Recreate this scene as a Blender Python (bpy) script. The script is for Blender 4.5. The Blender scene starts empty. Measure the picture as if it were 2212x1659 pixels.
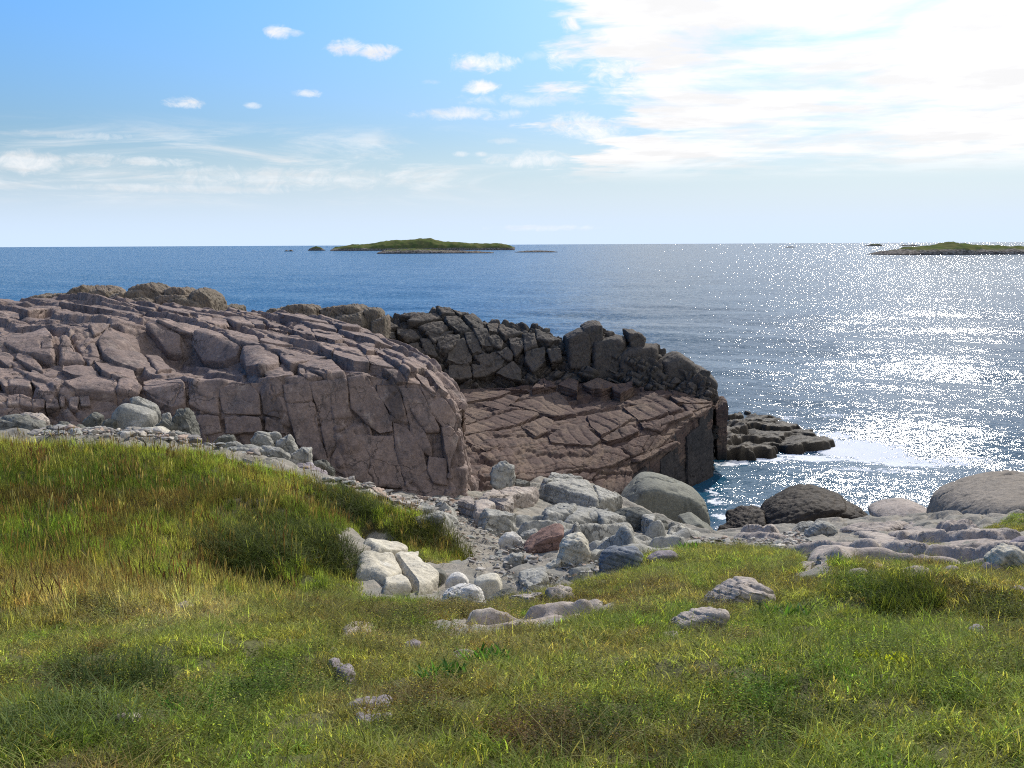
import bpy, bmesh, math, random, time
import numpy as np
from mathutils import Vector, Matrix
from mathutils.bvhtree import BVHTree
T0 = time.time()
R = math.radians
SC = bpy.context.scene
COL = SC.collection
rng = np.random.default_rng(7)

# ------------------------------------------------------------------ camera
CAM = np.array([0.0, 0.0, 10.0])
PITCH, ROLL, FPX = R(7.98), R(0.285), 2150.0       # picture coordinates: 2212 x 1659
cd = bpy.data.cameras.new('camera'); cam = bpy.data.objects.new('camera', cd); COL.objects.link(cam)
cd.sensor_width = 36.0; cd.lens = 36.0 * FPX / 2212.0
cd.clip_start = 0.05; cd.clip_end = 200000
_f = np.array([0, math.cos(PITCH), -math.sin(PITCH)]); _u0 = np.array([0, math.sin(PITCH), math.cos(PITCH)]); _r0 = np.array([1.0, 0, 0])
_r = _r0 * math.cos(ROLL) - _u0 * math.sin(ROLL); _u = _u0 * math.cos(ROLL) + _r0 * math.sin(ROLL)
cam.matrix_world = Matrix(((_r[0], _u[0], -_f[0], CAM[0]), (_r[1], _u[1], -_f[1], CAM[1]), (_r[2], _u[2], -_f[2], CAM[2]), (0, 0, 0, 1)))
SC.camera = cam

# ------------------------------------------------------------------ light and sky
SUN_EL, SUN_AZ = R(39), R(25)                       # azimuth from +Y towards +X
sun_dir = np.array([math.sin(SUN_AZ) * math.cos(SUN_EL), math.cos(SUN_AZ) * math.cos(SUN_EL), math.sin(SUN_EL)])
sl = bpy.data.lights.new('sun', 'SUN'); sl.energy = 4.6; sl.angle = R(0.53); sl.color = (1.0, 0.955, 0.88)
so = bpy.data.objects.new('sun', sl); COL.objects.link(so)
so.rotation_euler = Vector(-sun_dir).to_track_quat('-Z', 'Y').to_euler()
SC.view_settings.view_transform = 'Standard'; SC.view_settings.look = 'None'
SC.view_settings.exposure = 0.05; SC.view_settings.gamma = 1.0
SC.cycles.use_denoising = False; SC.cycles.filter_width = 1.1
SC.cycles.max_bounces = 6; SC.cycles.transparent_max_bounces = 6
SC.cycles.diffuse_bounces = 3

class NT:
    """small helper to write node trees"""
    def __init__(s, tree): s.t = tree; s.n = tree.nodes; s.l = tree.links
    def node(s, typ, ins=None, **kw):
        nd = s.n.new(typ)
        for k, v in kw.items(): setattr(nd, k, v)
        for k, v in (ins or {}).items(): s.put(nd.inputs[k], v)
        return nd
    def put(s, sock, v):
        if isinstance(v, bpy.types.NodeSocket): s.l.new(v, sock)
        elif isinstance(v, bpy.types.Node): s.l.new(v.outputs[0], sock)
        else:
            if hasattr(sock.default_value, '__len__') and not hasattr(v, '__len__'): v = (v,) * len(sock.default_value)
            if hasattr(sock.default_value, '__len__') and len(v) == 3 and len(sock.default_value) == 4: v = (*v, 1)
            sock.default_value = v
    def m(s, op, a, b=0.0, c=None, clamp=False):
        nd = s.n.new('ShaderNodeMath'); nd.operation = op; nd.use_clamp = clamp
        s.put(nd.inputs[0], a); s.put(nd.inputs[1], b)
        if c is not None: s.put(nd.inputs[2], c)
        return nd.outputs[0]
    def v(s, op, a, b=(0, 0, 0), out=0):
        nd = s.n.new('ShaderNodeVectorMath'); nd.operation = op
        s.put(nd.inputs[0], a)
        if op == 'SCALE': s.put(nd.inputs['Scale'], b)
        elif op not in ('NORMALIZE', 'LENGTH'): s.put(nd.inputs[1], b)
        return nd.outputs[1] if op in ('DOT_PRODUCT', 'LENGTH') else nd.outputs[0]
    def mix(s, f, a, b, blend='MIX'):
        nd = s.n.new('ShaderNodeMix'); nd.data_type = 'RGBA'; nd.blend_type = blend
        s.put(nd.inputs[0], f); s.put(nd.inputs[6], a); s.put(nd.inputs[7], b)
        return nd.outputs[2]
    def ss(s, x, a, b, lo=0.0, hi=1.0):
        nd = s.n.new('ShaderNodeMapRange'); nd.interpolation_type = 'SMOOTHSTEP'
        s.put(nd.inputs[0], x); s.put(nd.inputs[1], a); s.put(nd.inputs[2], b); s.put(nd.inputs[3], lo); s.put(nd.inputs[4], hi)
        return nd.outputs[0]
    def noise(s, vec, scale, detail=4.0, rough=0.55, dist=0.0, color=False):
        nd = s.n.new('ShaderNodeTexNoise'); s.put(nd.inputs['Vector'], vec)
        nd.inputs['Scale'].default_value = scale; nd.inputs['Detail'].default_value = detail
        nd.inputs['Roughness'].default_value = rough; nd.inputs['Distortion'].default_value = dist
        return nd.outputs['Color'] if color else nd.outputs['Fac']
    def comb(s, x, y, z):
        nd = s.n.new('ShaderNodeCombineXYZ'); s.put(nd.inputs[0], x); s.put(nd.inputs[1], y); s.put(nd.inputs[2], z); return nd.outputs[0]
    def sep(s, v):
        nd = s.n.new('ShaderNodeSeparateXYZ'); s.put(nd.inputs[0], v); return nd.outputs

def pix_dir(px, py):
    d = _f + (px - 1106.0) / FPX * _r + (829.5 - py) / FPX * _u
    return d / np.linalg.norm(d)

W = bpy.data.worlds.new('World'); SC.world = W; W.use_nodes = True
def build_world():
    t = NT(W.node_tree); t.n.clear()
    D = t.node('ShaderNodeTexCoord').outputs['Generated']
    sky = t.node('ShaderNodeTexSky', sky_type='NISHITA', sun_disc=False, sun_elevation=SUN_EL, sun_rotation=SUN_AZ, altitude=0.0, air_density=1.0, dust_density=0.6, ozone_density=2.2)
    x0, y0, z0 = t.sep(D); el0 = t.m('ARCSINE', z0)
    STR = 0.144
    hs = t.node('ShaderNodeHueSaturation', {'Color': sky.outputs[0], 'Saturation': 1.42})
    skyc = t.v('MULTIPLY', t.v('SCALE', hs.outputs[0], STR), (.93, .99, 1.12))
    skyc = t.v('SCALE', skyc, t.ss(el0, .0, .30, .44, 1.0))
    x, y, z = t.sep(D)
    zc = t.m('MAXIMUM', z, 0.012)
    az = t.m('ARCTAN2', x, y)                                   # to the right positive
    el = t.m('ARCSINE', z)
    # cloud layer seen in perspective
    inv = t.m('DIVIDE', 1.0, t.m('ADD', zc, 0.045))
    P2 = t.comb(t.m('MULTIPLY', x, inv), t.m('MULTIPLY', y, inv), 0.0)
    n1 = t.noise(P2, 0.75, 9.0, 0.56, 0.25)
    n2 = t.noise(t.v('ADD', P2, (7.3, 2.1, 3.3)), 2.6, 8.0, 0.6, 0.3)
    streak = t.noise(t.v('MULTIPLY', P2, (0.55, 2.0, 1.0)), 1.1, 8.0, 0.6, 0.4)
    st2 = t.noise(t.v('MULTIPLY', t.comb(t.m('ADD', az, t.m('MULTIPLY', el, -1.2)), el, 0.0), (4.5, 22.0, 1.0)), 1.0, 8.0, 0.62, 0.6)
    # broad bank to the right of the sun side
    wob = t.m('MULTIPLY', t.m('SUBTRACT', n1, 0.5), 0.55)
    edge = t.m('ADD', az, wob)
    bank = t.ss(t.m('ADD', edge, t.m('ADD', t.m('MULTIPLY', t.m('SUBTRACT', n2, .5), .16), t.m('MULTIPLY', t.m('SUBTRACT', st2, .5), .22))), 0.055, 0.115)
    lowcut = t.ss(el, 0.055, 0.085)
    holes = t.ss(t.m('ADD', t.m('MULTIPLY', n1, 0.35), t.m('ADD', t.m('MULTIPLY', streak, 0.2), t.m('MULTIPLY', st2, .45))), 0.385, 0.53)
    c1 = t.m('MULTIPLY', t.m('MULTIPLY', bank, lowcut), t.m('ADD', t.m('MULTIPLY', holes, 0.93), 0.10), clamp=True)
    # thin wisps low on the left
    lw = t.m('MULTIPLY', t.ss(el, 0.03, 0.06), t.ss(el, 0.125, 0.085))
    lw = t.m('MULTIPLY', lw, t.ss(az, 0.10, -0.12))
    wisp_n = t.noise(t.v('MULTIPLY', t.comb(az, el, 0.0), (5.0, 30.0, 1.0)), 1.0, 8.0, 0.66, 0.9)
    c2 = t.m('MULTIPLY', t.m('MULTIPLY', lw, t.ss(wisp_n, 0.45, 0.72)), 0.75)
    # small puffs
    c3 = None
    fine = t.noise(t.v('MULTIPLY', t.comb(az, el, 0.0), (1.0, 1.35, 1.0)), 46.0, 8.0, 0.70, 1.1)
    finew = t.noise(t.v('MULTIPLY', t.comb(az, el, 0.0), (1.0, 2.2, 1.0)), 28.0, 4.0, 0.6)
    for (px, py, rx, ry, a) in [(600, 70, 26, 13, 1.0), (638, 72, 16, 7, 0.5), (747, 104, 38, 16, 0.95), (815, 112, 40, 15, 1.0), (400, 221, 36, 11, 1.0),
                                (660, 202, 32, 8, .8), (545, 228, 16, 6, .6), (1045, 135, 66, 19, 1.25), (1215, 127, 34, 20, 1.15), (1230, 52, 26, 16, 1.0), (1036, 190, 38, 14, 1.1),
                                (1240, 82, 26, 7, .55), (1000, 246, 105, 13, 0.8), (1130, 215, 120, 13, .55), (993, 333, 20, 6, .7), (1040, 333, 16, 5, .6), (1150, 345, 95, 17, 0.75), (1235, 270, 62, 26, 1.3), (1290, 283, 60, 22, 1.2), (1380, 150, 110, 34, 1.2), (1090, 305, 30, 7, .4),
                                (180, 292, 120, 8, .5), (40, 348, 100, 22, .75), (330, 350, 80, 9, .6), (200, 345, 70, 14, .6), (620, 385, 250, 22, .55), (400, 408, 260, 9, .5), (1160, 120, 30, 9, .3), (1180, 492, 110, 7, .5), (930, 178, 18, 5, .3)]:
        d = pix_dir(px, py); ca, ce = math.atan2(d[0], d[1]), math.asin(d[2])
        ux = t.m('DIVIDE', t.m('SUBTRACT', az, ca), rx / FPX * 1.25); uy = t.m('DIVIDE', t.m('SUBTRACT', el, ce), ry / FPX * 1.25)
        r2 = t.m('ADD', t.m('MULTIPLY', ux, ux), t.m('MULTIPLY', uy, uy))
        g = t.m('SUBTRACT', 1.0, r2)
        q = t.m('MULTIPLY', t.ss(t.m('ADD', g, t.m('MULTIPLY', t.m('SUBTRACT', t.m('ADD', t.m('MULTIPLY', fine, .6), t.m('MULTIPLY', finew, .4)), 0.5), 4.5)), 0.0, 1.5), min(a, 1.0))
        c3 = q if c3 is None else t.m('MAXIMUM', c3, q)
    cl = t.m('MAXIMUM', t.m('MAXIMUM', c1, c2), c3)
    # thin veil towards the horizon and the bright aureole round the sun
    sd = t.v('DOT_PRODUCT', D, tuple(sun_dir))
    aur = t.m('POWER', t.m('MAXIMUM', sd, 0.0), 9.0)
    hor = t.ss(el, 0.115, 0.0)
    shade = t.ss(t.noise(t.v('ADD', P2, (0.25, 0.5, 0.0)), 1.6, 7.0, 0.6), 0.38, 0.58, 0.88, 1.0)
    lum = t.m('MULTIPLY', shade, t.m('ADD', 0.97, t.m('MULTIPLY', aur, 0.30)))
    cc = t.v('SCALE', (1.0, 1.0, 1.01), lum)
    base = t.mix(t.m('MULTIPLY', hor, 0.95), skyc, (0.68, 0.84, 1.06))
    base = t.v('ADD', base, t.v('SCALE', (0.46, 0.42, 0.36), t.m('MULTIPLY', aur, 0.24)))
    out = t.mix(cl, base, cc)
    bg = t.node('ShaderNodeBackground', {'Color': out, 'Strength': 1.0})
    o = t.node('ShaderNodeOutputWorld'); t.l.new(bg.outputs[0], o.inputs[0])
build_world()

# ------------------------------------------------------------------ picture coordinates
def ray(px, py): return _f + (px - 1106.0) / FPX * _r + (829.5 - py) / FPX * _u
def P(px, py, d):
    v = ray(px, py); return CAM + v * (d / v[1])
def PZ(px, py, z):
    v = ray(px, py); return CAM + v * ((z - CAM[2]) / v[2])
def project(X):
    q = np.atleast_2d(X) - CAM; dep = q @ _f
    return 1106 + FPX * (q @ _r) / dep, 829.5 - FPX * (q @ _u) / dep, dep
_k = 0.97359
def region(x0, y0, w): return lambda pts: [(x0 * _k + p[0] * w / 2212 * _k, y0 * _k + p[1] * w / 2212 * _k) for p in pts]
R2 = region(500, 640, 600); R4 = region(700, 1000, 700); R6 = region(0, 940, 1013)
S1 = region(0, 600, 500); S2 = region(400, 620, 500); S3 = region(800, 660, 500); S4 = region(1200, 680, 500)
S5 = region(1000, 980, 600); S6 = region(1550, 880, 722); S7 = region(1700, 1150, 572); S8 = region(0, 860, 760)

# ------------------------------------------------------------------ noise
def _h(i, j, k, seed=0):
    n = (i.astype(np.int64) * 374761393 + j.astype(np.int64) * 668265263 + k.astype(np.int64) * 2147483647 + seed * 1274126177) & 0xffffffff
    n = ((n ^ (n >> 13)) * 1274126177) & 0xffffffff
    n = ((n ^ (n >> 16)) * 2246822519) & 0xffffffff
    return ((n ^ (n >> 15)) & 0xffffff) / float(0xffffff)
def vnoise(X, seed=0):
    X = np.asarray(X, float); i = np.floor(X).astype(np.int64); f = X - i; f = f * f * f * (f * (f * 6 - 15) + 10)
    o = 0
    for a in (0, 1):
        wa = f[:, 0] if a else 1 - f[:, 0]
        for b in (0, 1):
            wb = f[:, 1] if b else 1 - f[:, 1]
            for c in (0, 1):
                wc = f[:, 2] if c else 1 - f[:, 2]
                o = o + wa * wb * wc * _h(i[:, 0] + a, i[:, 1] + b, i[:, 2] + c, seed)
    return o
def fbm(X, octv=4, seed=0, gain=0.5, lac=2.03):
    o = 0; a = 1.0; tot = 0; X = np.asarray(X, float)
    for n in range(octv):
        o = o + a * (vnoise(X, seed + n) * 2 - 1); tot += a; a *= gain; X = X * lac + 13.7
    return o / tot
def _jc(w, ctx, seed, jit):
    i = np.floor(w).astype(np.int64)
    def b(n): return n + jit * (_h(n, ctx, ctx * 0 + 5, seed) - 0.5)
    b0, b1 = b(i), b(i + 1)
    k = np.where(w < b0, i - 1, np.where(w >= b1, i + 1, i))
    return k, np.minimum(w - b(k), b(k + 1) - w)
def joints(X, axes, size, seed=0, jit=0.7, warp=0.12):
    """irregular block jointing: distance to the nearest joint and a random number per block"""
    A = np.array(axes, float); A /= np.linalg.norm(A, axis=1)[:, None]
    q = X @ A.T
    for c in range(3): q[:, c] += warp * fbm(X * 0.9, 3, seed + 31 * c) * size[c] * 2
    k, dw = _jc(q[:, 2] / size[2], np.zeros(len(X), np.int64), seed, jit)
    off = _h(k, k * 0 + 1, k * 0, seed + 3)
    j, dv = _jc(q[:, 1] / size[1] + off, k, seed + 1, jit)
    off = _h(k, j, k * 0 + 2, seed + 4)
    i, du = _jc(q[:, 0] / size[0] + off, k * 57 + j, seed + 2, jit)
    d = np.minimum(np.minimum(du * size[0], dv * size[1]), dw * size[2])
    return d, _h(i, j, k, seed + 9), _h(i, j, k, seed + 10), np.stack([du * size[0], dv * size[1], dw * size[2]], 1)
def sstep(x, a, b):
    t = np.clip((x - a) / (b - a), 0, 1); return t * t * (3 - 2 * t)

# ------------------------------------------------------------------ object helpers
def tag(o, label=None, cat=None, group=None, kind=None):
    if label: o['label'] = label
    if cat: o['category'] = cat
    if group: o['group'] = group
    if kind: o['kind'] = kind
    return o
def mesh_obj(name, V, F, mat, parent=None, smooth=True, attrs=None):
    V = np.asarray(V, np.float32); F = np.asarray(F, np.int32)
    me = bpy.data.meshes.new(name)
    nf, k = F.shape
    me.vertices.add(len(V)); me.vertices.foreach_set('co', V.ravel())
    me.loops.add(nf * k); me.loops.foreach_set('vertex_index', F.ravel())
    me.polygons.add(nf); me.polygons.foreach_set('loop_start', np.arange(nf, dtype=np.int32) * k)
    try: me.polygons.foreach_set('loop_total', np.full(nf, k, np.int32))
    except Exception: pass
    me.update(calc_edges=True)
    me.polygons.foreach_set('use_smooth', np.full(nf, smooth, bool))
    for an, (typ, data) in (attrs or {}).items():
        at = me.attributes.new(an, typ, 'POINT')
        key = {'FLOAT': 'value', 'FLOAT_COLOR': 'color', 'FLOAT_VECTOR': 'vector', 'INT': 'value'}[typ]
        at.data.foreach_set(key, np.asarray(data, np.int32 if typ == 'INT' else np.float32).ravel())
    if mat: me.materials.append(mat)
    o = bpy.data.objects.new(name, me); COL.objects.link(o)
    if parent: o.parent = parent
    return o
def empty(name, loc, label=None, cat=None, group=None):
    o = bpy.data.objects.new(name, None); COL.objects.link(o); o.location = loc
    o.empty_display_size = 0.2
    tag(o, label, cat, group); return o
def adopt(child, parent):
    child.parent = parent; child.matrix_parent_inverse = Matrix.Translation(parent.location).inverted()

def grid_normals(G):
    du = np.gradient(G, axis=1); dv = np.gradient(G, axis=0)
    n = np.cross(du, dv); l = np.linalg.norm(n, axis=2, keepdims=True); return n / np.maximum(l, 1e-9)
def grid_faces(nr, nc):
    a = np.arange(nr * nc).reshape(nr, nc)
    return np.stack([a[:-1, :-1], a[:-1, 1:], a[1:, 1:], a[1:, :-1]], 2).reshape(-1, 4)
def loft_grid(rows, res, smooth=2):
    C = np.array(rows, float)                              # rows x cols x 3
    def refine(C, axis):
        C = np.moveaxis(C, axis, 0); out = []
        for a in range(len(C) - 1):
            L = np.max(np.linalg.norm(C[a + 1] - C[a], axis=1)); n = max(1, int(math.ceil(L / res)))
            for s in range(n): out.append(C[a] + (C[a + 1] - C[a]) * (s / n))
        out.append(C[-1]); return np.moveaxis(np.array(out), 0, axis)
    G = refine(refine(C, 0), 1)
    for _ in range(smooth):
        H = G.copy()
        H[1:-1] = 0.25 * G[:-2] + 0.5 * G[1:-1] + 0.25 * G[2:]
        G2 = H.copy(); G2[:, 1:-1] = 0.25 * H[:, :-2] + 0.5 * H[:, 1:-1] + 0.25 * H[:, 2:]; G = G2
    return G
def bvh_of(G):
    f = grid_faces(G.shape[0], G.shape[1]); return BVHTree.FromPolygons([tuple(v) for v in G.reshape(-1, 3)], [tuple(int(x) for x in q) for q in f])
def cast(bvh, px, py):
    d = ray(px, py); h = bvh.ray_cast(Vector(CAM), Vector(d).normalized())
    if h[0] is None: return None, None
    n = np.array(h[1]); 
    if n @ d > 0: n = -n
    return np.array(h[0]), n

_cs = {}
def cubesphere(n):
    if n in _cs: return _cs[n]
    idx = {}; V = []; F = []
    t = np.tan(np.linspace(-math.pi / 4, math.pi / 4, n + 1))
    li = np.arange(n + 1)
    allv = []; allf = []; base = 0
    for ax in range(3):
        for sg in (-1, 1):
            A, B = np.meshgrid(t, t, indexing='ij'); v = np.zeros((n + 1, n + 1, 3)); v[..., ax] = sg; v[..., (ax + 1) % 3] = A; v[..., (ax + 2) % 3] = B
            f = grid_faces(n + 1, n + 1)
            if sg > 0: f = f[:, ::-1]
            allv.append(v.reshape(-1, 3)); allf.append(f + base); base += (n + 1) ** 2
    V = np.concatenate(allv); F = np.concatenate(allf)
    key = np.round(V * 1e5).astype(np.int64); _, first, inv = np.unique(key, axis=0, return_index=True, return_inverse=True)
    V = V[first]; F = inv.reshape(-1)[F]; V = V / np.linalg.norm(V, axis=1)[:, None]
    F = F[:, ::-1]
    _cs[n] = (V, F); return _cs[n]

def hull_planes(pts):
    bm = bmesh.new()
    for p in pts: bm.verts.new(p)
    r = bmesh.ops.convex_hull(bm, input=bm.verts)
    hv = [g for g in r['geom'] if isinstance(g, bmesh.types.BMVert)]
    bm.normal_update()
    N = np.array([f.normal[:] for f in bm.faces]); C0 = np.array([f.calc_center_median()[:] for f in bm.faces]); A = np.array([f.calc_area() for f in bm.faces])
    bm.free()
    cen = pts.mean(0)
    d = np.einsum('ij,ij->i', N, C0 - cen); flip = d < 0; N[flip] *= -1; d = np.abs(d)
    order = np.argsort(-A); keepN, keepd = [], []
    for i in order:
        if A[i] < 1e-7: continue
        if any(N[i] @ kn > 0.985 for kn in keepN): continue
        keepN.append(N[i]); keepd.append(max(d[i], 1e-3))
    return cen, np.array(keepN), np.array(keepd)

ROCK = {}   # texture styles: (fbm amp, fine amp, crack depth, crack freq, strata amp, strata dir, strata freq)
ROCK['granite'] = dict(a1=.05, a2=.010, crack=.05, cf=1.1, st=0.0, sd=(0, 0, 1), sf=5)
ROCK['dark'] = dict(a1=.06, a2=.03, crack=.06, cf=1.4, st=.035, sd=(-.45, .25, .85), sf=4)
ROCK['slab'] = dict(a1=.03, a2=.014, crack=.05, cf=1.0, st=.05, sd=(-.25, -.35, 1.0), sf=6)
ROCK['grey'] = dict(a1=.06, a2=.022, crack=.045, cf=1.6, st=.03, sd=(.3, .3, .9), sf=7)
ROCK['smooth'] = dict(a1=.04, a2=.007, crack=.02, cf=.8, st=0.0, sd=(0, 0, 1), sf=5)
ROCK['boul'] = dict(a1=.05, a2=.012, crack=.06, cf=1.5, st=0.0, sd=(0, 0, 1), sf=5)
ROCK['rough'] = dict(a1=.08, a2=.035, crack=.04, cf=1.5, st=.03, sd=(.6, .2, .8), sf=8)

def surf_disp(X, st, size, seed=0):
    s = min(1.0, size); k = ROCK[st]
    d = k['a1'] * s * fbm(X / (0.55 * max(size, .25)), 3, seed + 1) * 1.6
    d += k['a2'] * s * fbm(X / (0.13 * max(s, .3)), 4, seed + 2, 0.6) * 1.6
    if k['crack']:
        Y = X * (k['cf'] / max(s, .35)) ; Y = Y + 0.35 * np.stack([fbm(Y * 2, 2, seed + 11), fbm(Y * 2, 2, seed + 12), fbm(Y * 2, 2, seed + 13)], 1)
        n = vnoise(Y, seed + 5); e = np.abs(n - 0.5) * 2
        d -= k['crack'] * s * np.exp(-(e / 0.045) ** 2) * sstep(vnoise(X * .8 / max(s, .35), seed + 6), .35, .6)
    if k['st']:
        sd = np.array(k['sd']); sd = sd / np.linalg.norm(sd)
        t = (X @ sd) * k['sf'] / max(s, .4) + 0.5 * fbm(X * 0.8, 2, seed + 8)
        n = _h(np.floor(t).astype(np.int64), np.zeros(len(X), np.int64), np.zeros(len(X), np.int64), seed)
        fr = t - np.floor(t)
        d += k['st'] * s * ((n - .5) - 0.7 * np.exp(-((np.minimum(fr, 1 - fr)) / .10) ** 2))
    return d

def hull_mesh(pts, style, dist, p=14, seed=0, pix=1.6, disp=1.0):
    pts = np.asarray(pts, float); cen, N, D = hull_planes(pts)
    ext = np.maximum(np.abs(pts - cen).max(0), 0.03)
    size = float(np.sort(ext)[1]) * 2
    res = pix * dist / 995.0
    n = int(np.clip(2 * ext.max() / res * 0.9, 8, 72))
    S, F = cubesphere(n)
    dirs = S * ext
    q = np.maximum(dirs @ N.T / D, 0)
    m = q.max(1, keepdims=True); r = (((q / m) ** p).sum(1)) ** (-1.0 / p) / m[:, 0]
    X = cen + dirs * r[:, None]
    w = (q / m) ** (p - 1) / D; nn = w @ N; nn /= np.linalg.norm(nn, axis=1)[:, None]
    X = X + nn * (disp * surf_disp(X, style, size, seed))[:, None]
    return X, F

def block_on(bvh, poly, h, depth, style, seed, mat, parent, name='block', p=14, shrink=0.90, tilt=0.0, pix=1.6, grow=1.05):
    hp, hn = [], []
    mx_, my_ = sum(q[0] for q in poly) / len(poly), sum(q[1] for q in poly) / len(poly)
    for (x, y) in [(mx_ + (x - mx_) * grow, my_ + (y - my_) * grow) for x, y in poly]:
        a, n = cast(bvh, x, y)
        if a is not None: hp.append(a); hn.append(n)
    if len(hp) < 3: return None
    hp = np.array(hp); hn = np.array(hn); dq = np.linalg.norm(hp - CAM, axis=1); kq = np.abs(dq - np.median(dq)) < .085 * np.median(dq)
    if kq.sum() >= 3: hp, hn = hp[kq], hn[kq]
    cen = hp.mean(0)
    dd = np.median(np.linalg.norm(hp - CAM, axis=1))
    n = np.array(hn).mean(0); n = n / np.linalg.norm(n)
    # keep outlier depth in check: flatten hits onto limits
    rel = (hp - cen) @ n; 
    tdir = np.array([-.73, -.68, 0.0]); tl = np.clip((hp - cen) @ tdir, -1, 1)[:, None]
    top = cen + (hp - cen) * shrink + n * (h + tilt * tl * max(0.0, n[2]))
    mid = hp + n * h * 0.35
    bot = hp - n * depth
    X, F = hull_mesh(np.concatenate([top, mid, bot]), style, dd, p, seed, pix)
    return mesh_obj(name, X, F, mat, parent) if parent is None else _child(mesh_obj(name, X, F, mat), parent)
def _child(o, parent): adopt(o, parent); return o

def standing_pts(poly, d, thick, front=0.82, back=0.8, drop=0.0, lean=0.0, mid=0.4):
    """outline at its own distance, given real thickness: front ring, widest ring, back ring"""
    cx_, cy_ = sum(q[0] for q in poly) / len(poly), sum(q[1] for q in poly) / len(poly)
    M = np.array([P(cx_ + (x - cx_) * 1.05, cy_ + (y - cy_) * 1.05, d + mid * thick) for x, y in poly])
    zlo = M[:, 2].min(); hgt = max(M[:, 2].max() - zlo, 1e-3); c = M.mean(0)
    M[:, 1] += lean * (M[:, 2] - zlo)
    A = c + (M - c) * np.array([front, 1, front]); A[:, 1] = M[:, 1] - mid * thick; A[:, 2] -= (1 - front) * hgt * 0.25
    B = c + (M - c) * np.array([back, 1, back]); B[:, 1] = M[:, 1] + (1 - mid) * thick
    low = M.copy(); low = low[low[:, 2] < zlo + hgt * 0.5]
    pts = [A, M, B]
    if drop: 
        L = np.concatenate([A, B]); L = L[L[:, 2] < np.median(L[:, 2]) + 1e-6].copy(); L[:, 2] = zlo - drop; pts.append(L)
    return np.concatenate(pts)

# ------------------------------------------------------------------ materials
def new_mat(name):
    m = bpy.data.materials.new(name); m.use_nodes = True; t = NT(m.node_tree); t.n.clear(); return m, t
def rock_mat(name, c1, c2, c3, lichen=None, lich_amt=0.3, dark=None, dark_amt=0.0, rough=0.85, bump=0.5, fscale=1.0, hair=1.0, band=None, vein=None, wet=None):
    m, t = new_mat(name)
    pos = t.node('ShaderNodeNewGeometry').outputs['Position']
    n1 = t.noise(pos, 0.55 * fscale, 6, 0.6, 0.4); n2 = t.noise(pos, 3.1 * fscale, 6, 0.65, 0.3); n3 = t.noise(pos, 26 * fscale, 4, 0.7)
    col = t.mix(t.ss(n1, .36, .64), c1, c2)
    col = t.mix(t.m('MULTIPLY', t.ss(n2, .48, .70), 0.75), col, c3)
    col = t.mix(0.55, col, t.v('SCALE', col, t.ss(n3, .25, .75, .82, 1.18)))
    if band:
        q = t.v('DOT_PRODUCT', pos, tuple(band[0])); bn = t.noise(t.comb(q, t.m('MULTIPLY', n1, 1.5), 0.0), band[1], 5, .65)
        col = t.mix(t.m('MULTIPLY', t.ss(bn, .45, .62), band[3]), col, band[2])
    if lichen:
        l = t.noise(t.v('ADD', pos, (11, 5, 2)), 4.3 * fscale, 7, .68, .6)
        col = t.mix(t.m('MULTIPLY', t.ss(l, .56, .66), lich_amt), col, lichen)
    if dark:
        l = t.noise(t.v('MULTIPLY', t.v('ADD', pos, (3, 15, 7)), (1.0, 1.0, 0.35)), 2.6 * fscale, 7, .7, .5)
        col = t.mix(t.m('MULTIPLY', t.ss(l, .52, .66), dark_amt), col, dark)
    if vein:
        wv = t.node('ShaderNodeTexWave', {'Vector': t.v('ADD', pos, t.v('SCALE', t.noise(pos, 1.1, 3, .5, 0, True), 1.6)), 'Scale': 0.35, 'Distortion': 1.5}, bands_direction='DIAGONAL')
        col = t.mix(t.m('MULTIPLY', t.ss(wv.outputs['Fac'], .975, .998), .6), col, vein)
    if wet:                                   # dark tide stain up to the high water mark
        z = t.sep(pos)[2]
        col = t.mix(t.ss(t.m('ADD', z, t.m('MULTIPLY', n2, .7)), wet[1] + .7, wet[1]), col, wet[0])
    wp = t.v('ADD', t.v('MULTIPLY', pos, (1.0, 1.0, 1.25)), t.v('SCALE', t.v('SUBTRACT', t.noise(pos, 1.6 * fscale, 5, .6, 0, True), (.5, .5, .5)), .9 / fscale))
    vo = t.node('ShaderNodeTexVoronoi', {'Vector': wp, 'Scale': 1.5 * fscale}, feature='DISTANCE_TO_EDGE').outputs['Distance']
    vo2 = t.node('ShaderNodeTexVoronoi', {'Vector': t.v('MULTIPLY', wp, (1.0, 1.0, 2.2)), 'Scale': 4.2 * fscale}, feature='DISTANCE_TO_EDGE').outputs['Distance']
    ck = t.m('MULTIPLY', t.ss(vo, .022, .004), t.ss(n1, .42, .58)); ck2 = t.m('MULTIPLY', t.ss(vo2, .03, .005), t.m('MULTIPLY', t.ss(n2, .46, .60), .7))
    ck = t.m('MULTIPLY', t.m('MAXIMUM', ck, ck2), hair)
    col = t.mix(t.m('MULTIPLY', ck, .65), col, (.03, .028, .026))
    g1 = t.noise(pos, 13 * fscale, 6, .75); col = t.v('SCALE', col, t.ss(g1, .30, .70, .84, 1.16))
    hgt = t.m('ADD', t.m('MULTIPLY', t.noise(pos, 9 * fscale, 8, .72), 0.075), t.m('MULTIPLY', t.noise(pos, 48 * fscale, 4, .7), 0.010))
    hgt = t.m('SUBTRACT', hgt, t.m('MULTIPLY', ck, .03))
    b = t.node('ShaderNodeBump', {'Height': hgt, 'Strength': bump, 'Distance': 1.0})
    p = t.node('ShaderNodeBsdfPrincipled', {'Base Color': col, 'Roughness': rough, 'Normal': b.outputs[0]})
    p.inputs['Specular IOR Level'].default_value = 0.10
    o = t.node('ShaderNodeOutputMaterial'); t.l.new(p.outputs[0], o.inputs[0]); return m
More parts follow.
